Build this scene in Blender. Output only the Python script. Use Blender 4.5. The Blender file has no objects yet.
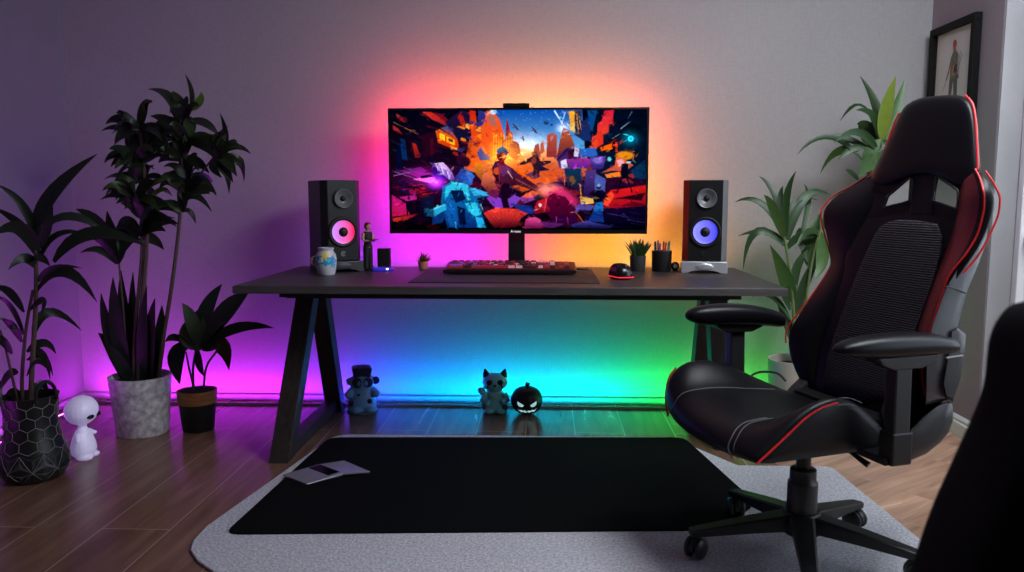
import bpy, bmesh, math, random
import numpy as np
from mathutils import Vector, Matrix
random.seed(7)
S = bpy.context.scene
COL = S.collection
PI = math.pi
# ---------------------------------------------------------------- camera model (also used to measure the room)
F = 800.0; H = 1.15
PIT = math.atan(91 / 800); YAW = math.atan(33 / 800)
cp, sp, cyw, syw = math.cos(PIT), math.sin(PIT), math.cos(YAW), math.sin(YAW)
FW = Vector((-syw * cp, cyw * cp, -sp)); RT = Vector((cyw, syw, 0)); UP = Vector((-syw * sp, cyw * sp, cp))
def ray(px, py): return FW + RT * ((px - 512) / F) + UP * ((286 - py) / F)
def at(px, py, ax, val):
    """world point seen at a pixel of the photograph on the plane axis = val"""
    d = ray(px, py); o = Vector((0, 0, H)); t = (val - o[ax]) / d[ax]
    return o + d * t
# ---------------------------------------------------------------- materials
MATS = {}
def mat(name, col=(.5, .5, .5), rough=.5, metal=0, emit=None, es=0, var=.0, vscale=20, bump=0, bscale=60, vcol=False, spec=.5, coat=0, sheen=0):
    if name in MATS: return MATS[name]
    m = bpy.data.materials.new(name); m.use_nodes = True
    nt = m.node_tree; N = nt.nodes; L = nt.links
    b = N['Principled BSDF']
    b.inputs['Base Color'].default_value = (*col, 1)
    b.inputs['Roughness'].default_value = rough
    b.inputs['Metallic'].default_value = metal
    b.inputs['Specular IOR Level'].default_value = spec
    b.inputs['Coat Weight'].default_value = coat
    b.inputs['Sheen Weight'].default_value = sheen
    if emit:
        b.inputs['Emission Color'].default_value = (*emit, 1); b.inputs['Emission Strength'].default_value = es
    tc = N.new('ShaderNodeTexCoord')
    src = None
    if vcol:
        a = N.new('ShaderNodeAttribute'); a.attribute_name = 'Col'; src = a.outputs['Color']
        L.new(src, b.inputs['Base Color'])
    if var:
        n = N.new('ShaderNodeTexNoise'); n.inputs['Scale'].default_value = vscale; n.inputs['Detail'].default_value = 4
        L.new(tc.outputs['Object'], n.inputs['Vector'])
        mr = N.new('ShaderNodeMapRange'); mr.inputs['To Min'].default_value = 1 - var; mr.inputs['To Max'].default_value = 1 + var
        L.new(n.outputs['Fac'], mr.inputs['Value'])
        mx = N.new('ShaderNodeMix'); mx.data_type = 'RGBA'; mx.blend_type = 'MULTIPLY'; mx.inputs[0].default_value = 1
        if src is not None: L.new(src, mx.inputs[6])
        else: mx.inputs[6].default_value = (*col, 1)
        L.new(mr.outputs['Result'], mx.inputs[7]); L.new(mx.outputs[2], b.inputs['Base Color'])
    if bump:
        n = N.new('ShaderNodeTexNoise'); n.inputs['Scale'].default_value = bscale; n.inputs['Detail'].default_value = 5
        L.new(tc.outputs['Object'], n.inputs['Vector'])
        bp = N.new('ShaderNodeBump'); bp.inputs['Strength'].default_value = bump; bp.inputs['Distance'].default_value = .004
        L.new(n.outputs['Fac'], bp.inputs['Height']); L.new(bp.outputs['Normal'], b.inputs['Normal'])
    MATS[name] = m
    return m
def emat(name, strength):
    """emission from the mesh colour attribute"""
    m = bpy.data.materials.new(name); m.use_nodes = True
    nt = m.node_tree; N = nt.nodes; L = nt.links
    N.remove(N['Principled BSDF'])
    a = N.new('ShaderNodeAttribute'); a.attribute_name = 'Col'
    e = N.new('ShaderNodeEmission'); e.inputs['Strength'].default_value = strength
    L.new(a.outputs['Color'], e.inputs['Color']); L.new(e.outputs[0], N['Material Output'].inputs['Surface'])
    return m
# ---------------------------------------------------------------- mesh builder
class MB:
    def __init__(s): s.v = []; s.f = []; s.c = []; s.m = []
    def add(s, vs, fs, M=None, col=(1, 1, 1), mi=0):
        o = len(s.v)
        for p in vs:
            p = Vector(p)
            s.v.append(M @ p if M is not None else p)
        for f in fs:
            s.f.append([o + i for i in f]); s.c.append(col); s.m.append(mi)
        return s
    def box(s, c, d, rz=0, M=None, **k):
        x, y, z = d[0] / 2, d[1] / 2, d[2] / 2
        vs = [(-x, -y, -z), (x, -y, -z), (x, y, -z), (-x, y, -z), (-x, -y, z), (x, -y, z), (x, y, z), (-x, y, z)]
        T = Matrix.Translation(c) @ Matrix.Rotation(rz, 4, 'Z')
        if M is not None: T = M @ T
        return s.add(vs, [(0, 3, 2, 1), (4, 5, 6, 7), (0, 1, 5, 4), (1, 2, 6, 5), (2, 3, 7, 6), (3, 0, 4, 7)], T, **k)
    def loft(s, secs, closed=True, cap=True, **k):
        n = len(secs[0]); vs = [p for q in secs for p in q]; fs = []
        for i in range(len(secs) - 1):
            for j in range(n if closed else n - 1):
                a = i * n + j; b = i * n + (j + 1) % n
                fs.append((a, b, b + n, a + n))
        if cap and closed:
            fs.append(tuple(reversed(range(n)))); fs.append(tuple(range((len(secs) - 1) * n, len(secs) * n)))
        return s.add(vs, fs, **k)
    def tube(s, pts, r, n=8, cap=True, **k):
        pts = [Vector(p) for p in pts]; secs = []; up = None
        for i, p in enumerate(pts):
            t = (pts[min(i + 1, len(pts) - 1)] - pts[max(i - 1, 0)]).normalized()
            if up is None:
                up = t.orthogonal().normalized()
            up = (up - t * up.dot(t)).normalized(); w = t.cross(up)
            rr = r[i] if isinstance(r, (list, tuple)) else r
            secs.append([p + (up * math.cos(2 * PI * j / n) + w * math.sin(2 * PI * j / n)) * rr for j in range(n)])
        return s.loft(secs, True, cap, **k)
    def lathe(s, prof, n=32, M=None, **k):
        secs = [[(r * math.cos(2 * PI * j / n), r * math.sin(2 * PI * j / n), z) for j in range(n)] for r, z in prof]
        vs = [p for q in secs for p in q]; fs = []
        for i in range(len(secs) - 1):
            for j in range(n):
                a = i * n + j; b = i * n + (j + 1) % n; fs.append((a, b, b + n, a + n))
        fs.append(tuple(reversed(range(n)))); fs.append(tuple(range((len(secs) - 1) * n, len(secs) * n)))
        return s.add(vs, fs, M, **k)
    def ell(s, c, r, M=None, nu=20, nv=12, **k):
        if not isinstance(r, (tuple, list)): r = (r, r, r)
        prof = []
        vs = [(c[0], c[1], c[2] - r[2])]; fs = []
        for i in range(1, nv):
            a = -PI / 2 + PI * i / nv
            for j in range(nu):
                b = 2 * PI * j / nu
                vs.append((c[0] + r[0] * math.cos(a) * math.cos(b), c[1] + r[1] * math.cos(a) * math.sin(b), c[2] + r[2] * math.sin(a)))
        vs.append((c[0], c[1], c[2] + r[2])); L = len(vs) - 1
        for j in range(nu):
            fs.append((0, 1 + (j + 1) % nu, 1 + j))
            fs.append((L, L - nu + j, L - nu + (j + 1) % nu))
        for i in range(nv - 2):
            for j in range(nu):
                a = 1 + i * nu + j; b = 1 + i * nu + (j + 1) % nu; fs.append((a, b, b + nu, a + nu))
        return s.add(vs, fs, M, **k)
    def prism(s, poly, d0, d1, fn, **k):
        """poly of (a,b); fn(a,b,d) -> point"""
        n = len(poly); vs = [fn(a, b, d0) for a, b in poly] + [fn(a, b, d1) for a, b in poly]
        fs = [tuple(range(n)), tuple(range(2 * n - 1, n - 1, -1))] + [(i, i + n, (i + 1) % n + n, (i + 1) % n) for i in range(n)]
        return s.add(vs, fs, **k)
    def cushion(s, poly, rings, fn, **k):
        """padded slab: rings = [(inset 0..1, depth)...] scaled to the centroid"""
        cx = sum(p[0] for p in poly) / len(poly); cy = sum(p[1] for p in poly) / len(poly)
        secs = [[fn(cx + (a - cx) * q, cy + (b - cy) * q, d) for a, b in poly] for q, d in rings]
        return s.loft(secs, True, True, **k)
    def build(s, name, mats, parent=None, smooth=True, ang=40, bevel=0, subsurf=0, remesh=0, seg=2, loc=None, rotz=None):
        me = bpy.data.meshes.new(name)
        me.from_pydata([tuple(p) for p in s.v], [], s.f); me.update()
        bm = bmesh.new(); bm.from_mesh(me); bmesh.ops.recalc_face_normals(bm, faces=bm.faces); bm.to_mesh(me); bm.free()
        if not isinstance(mats, (list, tuple)): mats = [mats]
        for m in mats: me.materials.append(m)
        if any(s.m): me.polygons.foreach_set('material_index', s.m)
        if any(c != (1, 1, 1) for c in s.c):
            at_ = me.color_attributes.new('Col', 'FLOAT_COLOR', 'CORNER')
            d = []
            for p in me.polygons: d += list((*s.c[p.index], 1)) * p.loop_total
            at_.data.foreach_set('color', d)
        if smooth:
            me.shade_smooth()
            if not subsurf and not remesh: me.set_sharp_from_angle(angle=math.radians(ang))
        o = bpy.data.objects.new(name, me); COL.objects.link(o)
        if parent is not None: o.parent = parent
        if loc is not None: o.location = loc
        if rotz is not None: o.rotation_euler.z = rotz
        if remesh:
            r = o.modifiers.new('r', 'REMESH'); r.mode = 'VOXEL'; r.voxel_size = remesh; r.use_smooth_shade = True
            q = o.modifiers.new('s', 'SMOOTH'); q.iterations = 4; q.factor = .5
        if bevel:
            b = o.modifiers.new('b', 'BEVEL'); b.width = bevel; b.segments = seg; b.limit_method = 'ANGLE'; b.angle_limit = math.radians(35)
        if subsurf:
            q = o.modifiers.new('s', 'SUBSURF'); q.levels = subsurf; q.render_levels = subsurf
        return o
def tag(o, label, cat, group=None):
    o['label'] = label; o['category'] = cat
    if group: o['group'] = group
    return o
def thing(name, label, cat, loc=(0, 0, 0), rotz=0, group=None):
    o = bpy.data.objects.new(name, None); COL.objects.link(o); o.empty_display_size = .05
    o.location = loc; o.rotation_euler.z = rotz
    return tag(o, label, cat, group)
def struct(o): o['kind'] = 'structure'; return o
def spline(pts, n=4):
    """Catmull-Rom through points"""
    P = [Vector(p) for p in pts]; out = []
    for i in range(len(P) - 1):
        a, b, c, d = P[max(i - 1, 0)], P[i], P[i + 1], P[min(i + 2, len(P) - 1)]
        for k in range(n):
            t = k / n
            out.append(.5 * ((2 * b) + (c - a) * t + (2 * a - 5 * b + 4 * c - d) * t * t + (3 * b - a - 3 * c + d) * t ** 3))
    out.append(P[-1]); return out
def lerpc(stops, x):
    if x <= stops[0][0]: return stops[0][1]
    for (x0, c0), (x1, c1) in zip(stops, stops[1:]):
        if x <= x1:
            t = (x - x0) / (x1 - x0); return tuple(c0[i] + (c1[i] - c0[i]) * t for i in range(3))
    return stops[-1][1]
def rrect(w, h, r, n=5):
    out = []
    for cx, cy, a0 in ((w / 2 - r, h / 2 - r, 0), (-w / 2 + r, h / 2 - r, 90), (-w / 2 + r, -h / 2 + r, 180), (w / 2 - r, -h / 2 + r, 270)):
        for i in range(n + 1):
            a = math.radians(a0 + 90 * i / n); out.append((cx + r * math.cos(a), cy + r * math.sin(a)))
    return out
XY = lambda a, b, d: (a, b, d)
XZ = lambda a, b, d: (a, d, b)
LED_FLOOR, LED_LEFT, LED_DESK, LED_MON, SCREEN = 135.0, 55.0, 40.0, 122.0, 1.15
P_WIN, P_ROOM, WORLD = 150.0, 98.0, .6
# ================================================================ THE ROOM
XL, XR, YB, YF, ZC = -2.62, 2.0, 4.36, -1.6, 2.75
YC = 3.69            # outer corner of the right wall, where the tall window begins
def wall_material():
    m = bpy.data.materials.new('woven_grey_wallpaper'); m.use_nodes = True
    N = m.node_tree.nodes; L = m.node_tree.links; b = N['Principled BSDF']
    tc = N.new('ShaderNodeTexCoord')
    n1 = N.new('ShaderNodeTexNoise'); n1.inputs['Scale'].default_value = 1.4; n1.inputs['Detail'].default_value = 3
    mp = N.new('ShaderNodeMapping'); mp.inputs['Scale'].default_value = (25, 25, 160)
    n2 = N.new('ShaderNodeTexNoise'); n2.inputs['Scale'].default_value = 1.0; n2.inputs['Detail'].default_value = 4
    mp2 = N.new('ShaderNodeMapping'); mp2.inputs['Scale'].default_value = (170, 170, 25)
    n3 = N.new('ShaderNodeTexNoise'); n3.inputs['Scale'].default_value = 1.0; n3.inputs['Detail'].default_value = 4
    L.new(tc.outputs['Object'], n1.inputs['Vector'])
    L.new(tc.outputs['Object'], mp.inputs['Vector']); L.new(mp.outputs[0], n2.inputs['Vector'])
    L.new(tc.outputs['Object'], mp2.inputs['Vector']); L.new(mp2.outputs[0], n3.inputs['Vector'])
    ad = N.new('ShaderNodeMath'); ad.operation = 'ADD'; L.new(n2.outputs['Fac'], ad.inputs[0]); L.new(n3.outputs['Fac'], ad.inputs[1])
    cr = N.new('ShaderNodeMapRange'); cr.inputs['From Min'].default_value = .6; cr.inputs['From Max'].default_value = 1.4
    cr.inputs['To Min'].default_value = .92; cr.inputs['To Max'].default_value = 1.07
    L.new(ad.outputs[0], cr.inputs['Value'])
    c2 = N.new('ShaderNodeMapRange'); c2.inputs['To Min'].default_value = .94; c2.inputs['To Max'].default_value = 1.05; L.new(n1.outputs['Fac'], c2.inputs['Value'])
    mu = N.new('ShaderNodeMath'); mu.operation = 'MULTIPLY'; L.new(cr.outputs[0], mu.inputs[0]); L.new(c2.outputs[0], mu.inputs[1])
    mx = N.new('ShaderNodeMix'); mx.data_type = 'RGBA'; mx.blend_type = 'MULTIPLY'; mx.inputs[0].default_value = 1
    mx.inputs[6].default_value = (.40, .395, .41, 1); L.new(mu.outputs[0], mx.inputs[7]); L.new(mx.outputs[2], b.inputs['Base Color'])
    b.inputs['Roughness'].default_value = .85; b.inputs['Specular IOR Level'].default_value = .2
    bp = N.new('ShaderNodeBump'); bp.inputs['Strength'].default_value = .2; bp.inputs['Distance'].default_value = .003
    L.new(ad.outputs[0], bp.inputs['Height']); L.new(bp.outputs[0], b.inputs['Normal'])
    return m
def floor_material():
    m = bpy.data.materials.new('oak_plank_floor'); m.use_nodes = True
    N = m.node_tree.nodes; L = m.node_tree.links; b = N['Principled BSDF']
    tc = N.new('ShaderNodeTexCoord')
    def layer(rot, bw, rh, off):
        mp = N.new('ShaderNodeMapping'); mp.inputs['Rotation'].default_value = (0, 0, rot); mp.inputs['Location'].default_value = off
        L.new(tc.outputs['Object'], mp.inputs['Vector'])
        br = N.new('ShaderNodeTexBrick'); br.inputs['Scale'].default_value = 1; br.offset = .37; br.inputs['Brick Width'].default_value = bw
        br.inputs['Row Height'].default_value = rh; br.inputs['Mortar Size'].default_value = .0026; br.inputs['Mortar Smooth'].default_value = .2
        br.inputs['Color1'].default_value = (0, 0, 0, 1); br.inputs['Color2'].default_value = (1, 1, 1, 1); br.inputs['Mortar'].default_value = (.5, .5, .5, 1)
        L.new(mp.outputs[0], br.inputs['Vector'])
        sc = N.new('ShaderNodeMapping'); sc.inputs['Scale'].default_value = (.8, 8, 1); L.new(mp.outputs[0], sc.inputs['Vector'])
        # shift the grain from plank to plank
        cb = N.new('ShaderNodeVectorMath'); cb.operation = 'MULTIPLY_ADD'; cb.inputs[1].default_value = (7, 5, 3)
        L.new(br.outputs['Color'], cb.inputs[0]); L.new(sc.outputs[0], cb.inputs[2])
        ns = N.new('ShaderNodeTexNoise'); ns.inputs['Scale'].default_value = 2.2; ns.inputs['Detail'].default_value = 5; ns.inputs['Distortion'].default_value = .7
        L.new(cb.outputs[0], ns.inputs['Vector'])
        g = N.new('ShaderNodeMath'); g.operation = 'MULTIPLY_ADD'; g.inputs[1].default_value = .22
        sx = N.new('ShaderNodeSeparateColor'); L.new(br.outputs['Color'], sx.inputs[0]); L.new(sx.outputs[0], g.inputs[0]); L.new(ns.outputs['Fac'], g.inputs[2])
        return g.outputs[0], br.outputs['Fac']
    g1, f1 = layer(math.radians(90), 1.9, .24, (0, .09, 0))
    g2, f2 = layer(math.radians(-38), .75, .13, (0, 0, 0))
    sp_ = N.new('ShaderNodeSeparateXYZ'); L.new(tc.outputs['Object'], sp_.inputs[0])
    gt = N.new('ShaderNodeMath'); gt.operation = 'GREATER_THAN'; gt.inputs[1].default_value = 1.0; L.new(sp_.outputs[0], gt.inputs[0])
    def mixf(a, c):
        q = N.new('ShaderNodeMix'); q.data_type = 'FLOAT'; L.new(gt.outputs[0], q.inputs[0]); L.new(a, q.inputs[2]); L.new(c, q.inputs[3]); return q.outputs[0]
    gr = mixf(g1, g2); fa = mixf(f1, f2)
    cr = N.new('ShaderNodeValToRGB'); e = cr.color_ramp.elements
    e[0].position = .18; e[0].color = (.10, .054, .036, 1); e[1].position = 1.0; e[1].color = (.36, .215, .14, 1)
    k = cr.color_ramp.elements.new(.58); k.color = (.225, .126, .082, 1)
    L.new(gr, cr.inputs[0])
    # brighter light on the right side is painted in by lightening the oak
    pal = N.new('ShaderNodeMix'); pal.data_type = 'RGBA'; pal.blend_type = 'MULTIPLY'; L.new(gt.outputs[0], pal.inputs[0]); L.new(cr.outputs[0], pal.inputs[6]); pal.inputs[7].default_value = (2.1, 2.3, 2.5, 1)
    mx = N.new('ShaderNodeMix'); mx.data_type = 'RGBA'; L.new(fa, mx.inputs[0]); L.new(pal.outputs[2], mx.inputs[6]); mx.inputs[7].default_value = (.42, .31, .24, 1)  # pale seams: glints of light painted into their colour
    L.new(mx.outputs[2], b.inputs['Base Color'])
    rr = N.new('ShaderNodeMapRange'); rr.inputs['To Min'].default_value = .16; rr.inputs['To Max'].default_value = .29; L.new(gr, rr.inputs['Value']); L.new(rr.outputs[0], b.inputs['Roughness'])
    bp = N.new('ShaderNodeBump'); bp.inputs['Strength'].default_value = .12; bp.inputs['Distance'].default_value = .002; L.new(gr, bp.inputs['Height']); L.new(bp.outputs[0], b.inputs['Normal'])
    return m
WALL = wall_material()
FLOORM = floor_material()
WHITE = mat('white_trim_paint', (.70, .70, .72), .4, var=.03)
JAMB = mat('pale_grey_plaster', (.36, .36, .38), .8, var=.04, bump=.1)
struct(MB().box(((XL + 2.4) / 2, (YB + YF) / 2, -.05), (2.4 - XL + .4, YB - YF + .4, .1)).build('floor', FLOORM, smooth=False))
struct(MB().box(((XL + 2.4) / 2, (YB + YF) / 2, ZC + .05), (2.4 - XL + .4, YB - YF + .4, .1)).build('ceiling', mat('ceiling_paint', (.5, .5, .5), .9, var=.03), smooth=False))
struct(MB().box(((XL + 2.3) / 2, YB + .06, ZC / 2), (2.3 - XL + .2, .12, ZC)).build('wall_back', WALL, smooth=False))
struct(MB().box((XL - .06, (YB + YF) / 2, ZC / 2), (.12, YB - YF, ZC)).build('wall_left', mat('left_wall_shaded', (.20, .19, .215), .85, var=.06, vscale=6, bump=.15, bscale=160), smooth=False))  # darker than the back wall: shade is put into its colour
struct(MB().box((XR + .13, (YB + YC) / 2 - .0, ZC / 2), (.26, YB - YC, ZC)).build('wall_right', [mat('mauve_grey_wall', (.30, .255, .30), .85, var=.05, bump=.1)], smooth=False))
struct(MB().box((XR + .13, (.1 + YF) / 2, ZC / 2), (.26, .1 - YF, ZC)).build('wall_right_near', JAMB, smooth=False))
struct(MB().box((XR + .13, (.1 + YC) / 2, 2.55), (.26, YC - .1, .4)).build('trim_1', JAMB, smooth=False))
struct(MB().box(((XL + 2.3) / 2, YF - .06, ZC / 2), (2.3 - XL + .2, .12, ZC)).build('wall_front', WALL, smooth=False))
# pale plaster jamb facing the room, end of the right wall
struct(MB().box((XR + .051, YC - .006, 1.175), (.098, .012, 2.35)).build('trim_2', JAMB, smooth=False))
# baseboards
struct(MB().prism([(0, 0), (-.014, 0), (-.014, .03), (-.008, .036), (0, .036)], XL, XR, lambda a, b, d: (d, YB + a, b)).build('baseboard_back', mat('grey_baseboard', (.34, .33, .35), .45, var=.04), smooth=False))
struct(MB().prism([(0, 0), (.014, 0), (.014, .03), (.008, .036), (0, .036)], YF, YB - .014, lambda a, b, d: (XL + a, d, b)).build('baseboard_left', MATS['grey_baseboard'], smooth=False))
pf = [(0, 0), (-.018, 0), (-.018, .062), (-.013, .068), (-.013, .082), (-.006, .095), (0, .095)]
br = MB().prism(pf, YC - .03, YB - .014, lambda a, b, d: (XR + a, d, b))
br.prism([(a - .012, b) for a, b in pf], XR - .018, XR + .13, lambda a, b, d: (d, YC + a, b))
struct(br.build('baseboard_right', WHITE, smooth=False))
# tall french window in the right wall
win = MB()
WX = XR + .128
for z, h in ((.05, .1), (2.31, .08)): win.box((WX, (.1 + YC) / 2, z), (.06, YC - .1 - .02, h))
WF = struct(win.build('window_1', WHITE, smooth=False, bevel=.004))
nb = 5; wp = (YC - .014 - .1) / nb
for i in range(nb + 1):
    f = MB().box((WX, YC - .036 - i * (wp - .02), 1.185), (.055, .04, 2.17)).build('window_frame', WHITE, WF, smooth=False, bevel=.004)
for i in range(nb):
    yc = YC - .045 - (i + .5) * (wp - .02)
    for z in (.46, .95, 1.44, 1.93):
        MB().box((WX, yc, z), (.045, wp - .08, .045)).build('muntin', WHITE, WF, smooth=False, bevel=.003)
    MB().box((WX, yc, 1.185), (.03, .035, 2.17)).build('muntin', WHITE, WF, smooth=False, bevel=.003)
gm = bpy.data.materials.new('window_glass'); gm.use_nodes = True
N = gm.node_tree.nodes; L = gm.node_tree.links; N.remove(N['Principled BSDF'])
tr = N.new('ShaderNodeBsdfTransparent'); tr.inputs[0].default_value = (.50, .52, .55, 1); gl = N.new('ShaderNodeBsdfGlossy'); gl.inputs['Roughness'].default_value = .05
fr = N.new('ShaderNodeFresnel'); mxs = N.new('ShaderNodeMixShader'); L.new(fr.outputs[0], mxs.inputs[0]); L.new(tr.outputs[0], mxs.inputs[1]); L.new(gl.outputs[0], mxs.inputs[2]); L.new(mxs.outputs[0], N['Material Output'].inputs['Surface'])
MB().add([(WX + .005, .1, .1), (WX + .005, YC - .02, .1), (WX + .005, YC - .02, 2.27), (WX + .005, .1, 2.27)], [(0, 1, 2, 3)]).build('pane', gm, WF, smooth=False)
# ================================================================ LED STRIPS
MAG = (.62, .03, 1.0); BLU = (.02, .10, 1.0); AZU = (.0, .30, 1.0); CYA = (.0, .75, .95); TEA = (.0, .9, .6); GRN = (.03, .9, .03)
BASE = [(-2.6, (.78, .05, 1.0)), (-1.6, (.70, .04, 1.0)), (-1.25, (.40, .03, 1.0)), (-1.02, (.04, .08, 1.0)), (-.7, (.0, .28, 1.0)), (-.35, (.0, .50, 1.0)), (.05, (.0, .74, .95)), (.35, (.0, .9, .55)), (.62, (.02, .9, .12)), (1.0, (.04, .8, .02)), (1.2, (.02, .45, .02)), (1.33, (.01, .2, .01))]
def gain_base(x):
    return 1.0
def strip(name, pts, stops, w, nrm, m, label, key=0, gain=None, par=None):
    """flat LED tape: a ribbon of small coloured faces; the colour runs along coordinate `key`"""
    b = MB(); nrm = Vector(nrm)
    for p, q in zip(pts, pts[1:]):
        p = Vector(p); q = Vector(q); t = (q - p).normalized(); s_ = t.cross(nrm).normalized() * w / 2
        c = lerpc(stops, (p[key] + q[key]) / 2)
        if gain: c = tuple(k * gain((p + q) / 2) for k in c)
        b.add([p - s_, q - s_, q + s_, p + s_], [(0, 1, 2, 3)], col=c)
    if par is not None: name = 'light_strip'
    o = b.build(name, m, par, smooth=False)
    if par is not None:
        o.location = -par.location; o['label'] = label; return o
    return tag(o, label, 'light strip')
def seg(a, b, n): a = Vector(a); b = Vector(b); return [a.lerp(b, i / n) for i in range(n + 1)]
ledm = mat('led_channel', (.36, .36, .38), .5)
# aluminium channels that hide the tape from the room
o = MB().box((-.6, YB - .117, .006), (3.9, .003, .012)).box((-.6, YB - .10, .001), (3.9, .036, .002)).build('light_channel', ledm, smooth=False); tag(o, 'thin grey channel along the floor under the back wall', 'light channel')
strip('led_strip', seg((-2.52, YB - .098, .0035), (1.33, YB - .098, .0035), 90), BASE, .016, (0, 0, 1), emat('led_floor', LED_FLOOR), 'multicolour light strip lying along the foot of the back wall')
tag(MB().box((XL + .110, 3.1, .006), (.003, 2.3, .012)).box((XL + .092, 3.1, .001), (.036, 2.3, .002)).build('light_channel', ledm, smooth=False), 'thin grey channel along the floor under the left wall', 'light channel')
strip('led_strip', seg((XL + .09, 2.0, .0035), (XL + .09, YB - .12, .0035), 30), [(0, (.72, .04, 1.0))], .016, (0, 0, 1), emat('led_left', LED_LEFT), 'violet light strip lying along the foot of the left wall')
BACK = [(-1.25, (.06, .04, .6)), (-1.02, (.2, .02, .9)), (-.85, (.75, .02, .9)), (-.45, (.9, .04, .9)), (-.2, (1, .05, .35)), (0, (1, .25, .08)), (.15, (.95, .46, .02)), (.45, (.92, .52, .01)), (.7, (1, .36, .01)), (.95, (1, .4, .03))]
# ================================================================ DESK
DZ = .77; DX0, DX1, DY0, DY1 = -1.312, .992, 3.29, 4.24
def wood_mat(name, c0, c1, rough, sc=(1.5, 22, 22)):
    m = bpy.data.materials.new(name); m.use_nodes = True
    N = m.node_tree.nodes; L = m.node_tree.links; b = N['Principled BSDF']
    tc = N.new('ShaderNodeTexCoord'); mp = N.new('ShaderNodeMapping'); mp.inputs['Scale'].default_value = sc
    L.new(tc.outputs['Object'], mp.inputs['Vector'])
    n = N.new('ShaderNodeTexNoise'); n.inputs['Scale'].default_value = 2; n.inputs['Detail'].default_value = 6; n.inputs['Distortion'].default_value = .6
    L.new(mp.outputs[0], n.inputs['Vector'])
    cr = N.new('ShaderNodeValToRGB'); e = cr.color_ramp.elements; e[0].position = .3; e[0].color = (*c0, 1); e[1].position = .7; e[1].color = (*c1, 1)
    L.new(n.outputs['Fac'], cr.inputs[0]); L.new(cr.outputs[0], b.inputs['Base Color']); b.inputs['Roughness'].default_value = rough
    bp = N.new('ShaderNodeBump'); bp.inputs['Strength'].default_value = .1; bp.inputs['Distance'].default_value = .002; L.new(n.outputs['Fac'], bp.inputs['Height']); L.new(bp.outputs[0], b.inputs['Normal'])
    MATS[name] = m; return m
DTOP = wood_mat('dark_ash_desktop', (.035, .033, .036), (.075, .07, .072), .42)
DEDGE = wood_mat('desk_edge_band', (.06, .053, .052), (.10, .09, .088), .5)
DLEG = wood_mat('dark_stained_leg_wood', (.022, .015, .013), (.05, .035, .03), .5, (22, 22, 2))
STEEL = mat('black_steel', (.012, .012, .013), .45)
dk = thing('desk', 'long dark wood desk with splayed A-frame legs standing against the back wall', 'desk', (-.16, 3.77, 0))
def LD(p): return Vector(p) - Vector((-.16, 3.77, 0))
MB().box(LD(((DX0 + DX1) / 2, (DY0 + DY1) / 2 + .006, DZ - .016)), (DX1 - DX0, DY1 - DY0 - .012, .032)).build('desktop', DTOP, dk, bevel=.002)
MB().box(LD(((DX0 + DX1) / 2, DY0 + .004, DZ - .0165)), (DX1 - DX0 + .002, .008, .031)).build('edge_band', DEDGE, dk, bevel=.0015)
MB().box(LD((-.17, 3.42, DZ - .048)), (1.9, .05, .032)).build('support_rail', STEEL, dk, smooth=False)
MB().box(LD((-.17, 4.10, DZ - .048)), (1.9, .05, .032)).build('support_rail', STEEL, dk, smooth=False)
def beam(p, q, wx, wy, m, name, par, off):
    p = Vector(p); q = Vector(q)
    vs = []
    for c in (p, q):
        for sx, sy in ((-1, -1), (1, -1), (1, 1), (-1, 1)): vs.append(off(c + Vector((sx * wx / 2, sy * wy / 2, 0))))
    return MB().loft([vs[:4], vs[4:]]).build(name, m, par, smooth=False, bevel=.002)
for x, sg in ((-1.125, 1), (.80, -1)):
    beam((x - sg * .02, 3.345 if sg > 0 else 3.60, 0), (x, 3.76, DZ - .05), .085, .10, DLEG, 'leg', dk, LD)
    beam((x, 4.18, 0), (x, 3.90, DZ - .05), .085, .09, DLEG, 'leg', dk, LD)
    MB().box(LD((x - sg * .008, 3.77 if sg > 0 else 3.88, .035)), (.06, .77 if sg > 0 else .52, .06)).build('floor_rail', DLEG, dk, smooth=False, bevel=.002)
    MB().box(LD((x, 3.80, DZ - .056)), (.10, .66, .028)).build('leg_bracket', STEEL, dk, smooth=False)
strip('led_strip', seg((-1.22, DY1 + .022, DZ - .006), (.93, DY1 + .022, DZ - .006), 60), BACK, .014, (0, .25, .97), emat('led_desk', LED_DESK), 'magenta to amber light strip', par=dk)
MB().box(LD((-.145, DY1 + .015, DZ - .020)), (2.2, .032, .012)).build('light_channel', ledm, dk, smooth=False)
# ================================================================ MONITOR
MY = 4.10; MX0, MX1, MZ0, MZ1 = -.800, .520, .953, 1.587
mon = thing('monitor', 'wide black monitor showing a colourful battle scene, standing on the desk', 'monitor', (-.14, MY + .1, DZ))
def LM(p): return Vector(p) - Vector((-.14, MY + .1, DZ))
BEZ = mat('black_bezel_plastic', (.006, .006, .007), .3)
mc = ((MX0 + MX1) / 2, (MZ0 + MZ1) / 2)
MB().box(LM((mc[0], MY + .018, mc[1])), (MX1 - MX0, .034, MZ1 - MZ0)).box(LM((mc[0], MY + .05, mc[1] - .02)), (.5, .05, .3)).build('housing', BEZ, mon, bevel=.003)
MB().box(LM((-.148, MY + .075, .89)), (.085, .03, .25)).build('stand_neck', mat('black_stand_metal', (.01, .01, .012), .35), mon, bevel=.004)
st = MB()
st.prism([(-.19, MY + .075 - .02), (-.148, MY + .115), (-.10, MY + .06), (.215, MY - .03), (.22, MY - .055), (.19, MY - .065), (-.148, MY + .02), (-.49, MY - .065), (-.515, MY - .055), (-.51, MY - .03)], DZ, DZ + .012, lambda a, b, d: LM((a, b, d)))
st.build('stand_foot', MATS['black_stand_metal'], mon, smooth=False, bevel=.002)
tc_ = bpy.data.curves.new('lettering', 'FONT'); tc_.body = 'Aevom'; tc_.size = .018; tc_.align_x = 'CENTER'; tc_.extrude = .0004; tc_.offset = .0006
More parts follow.
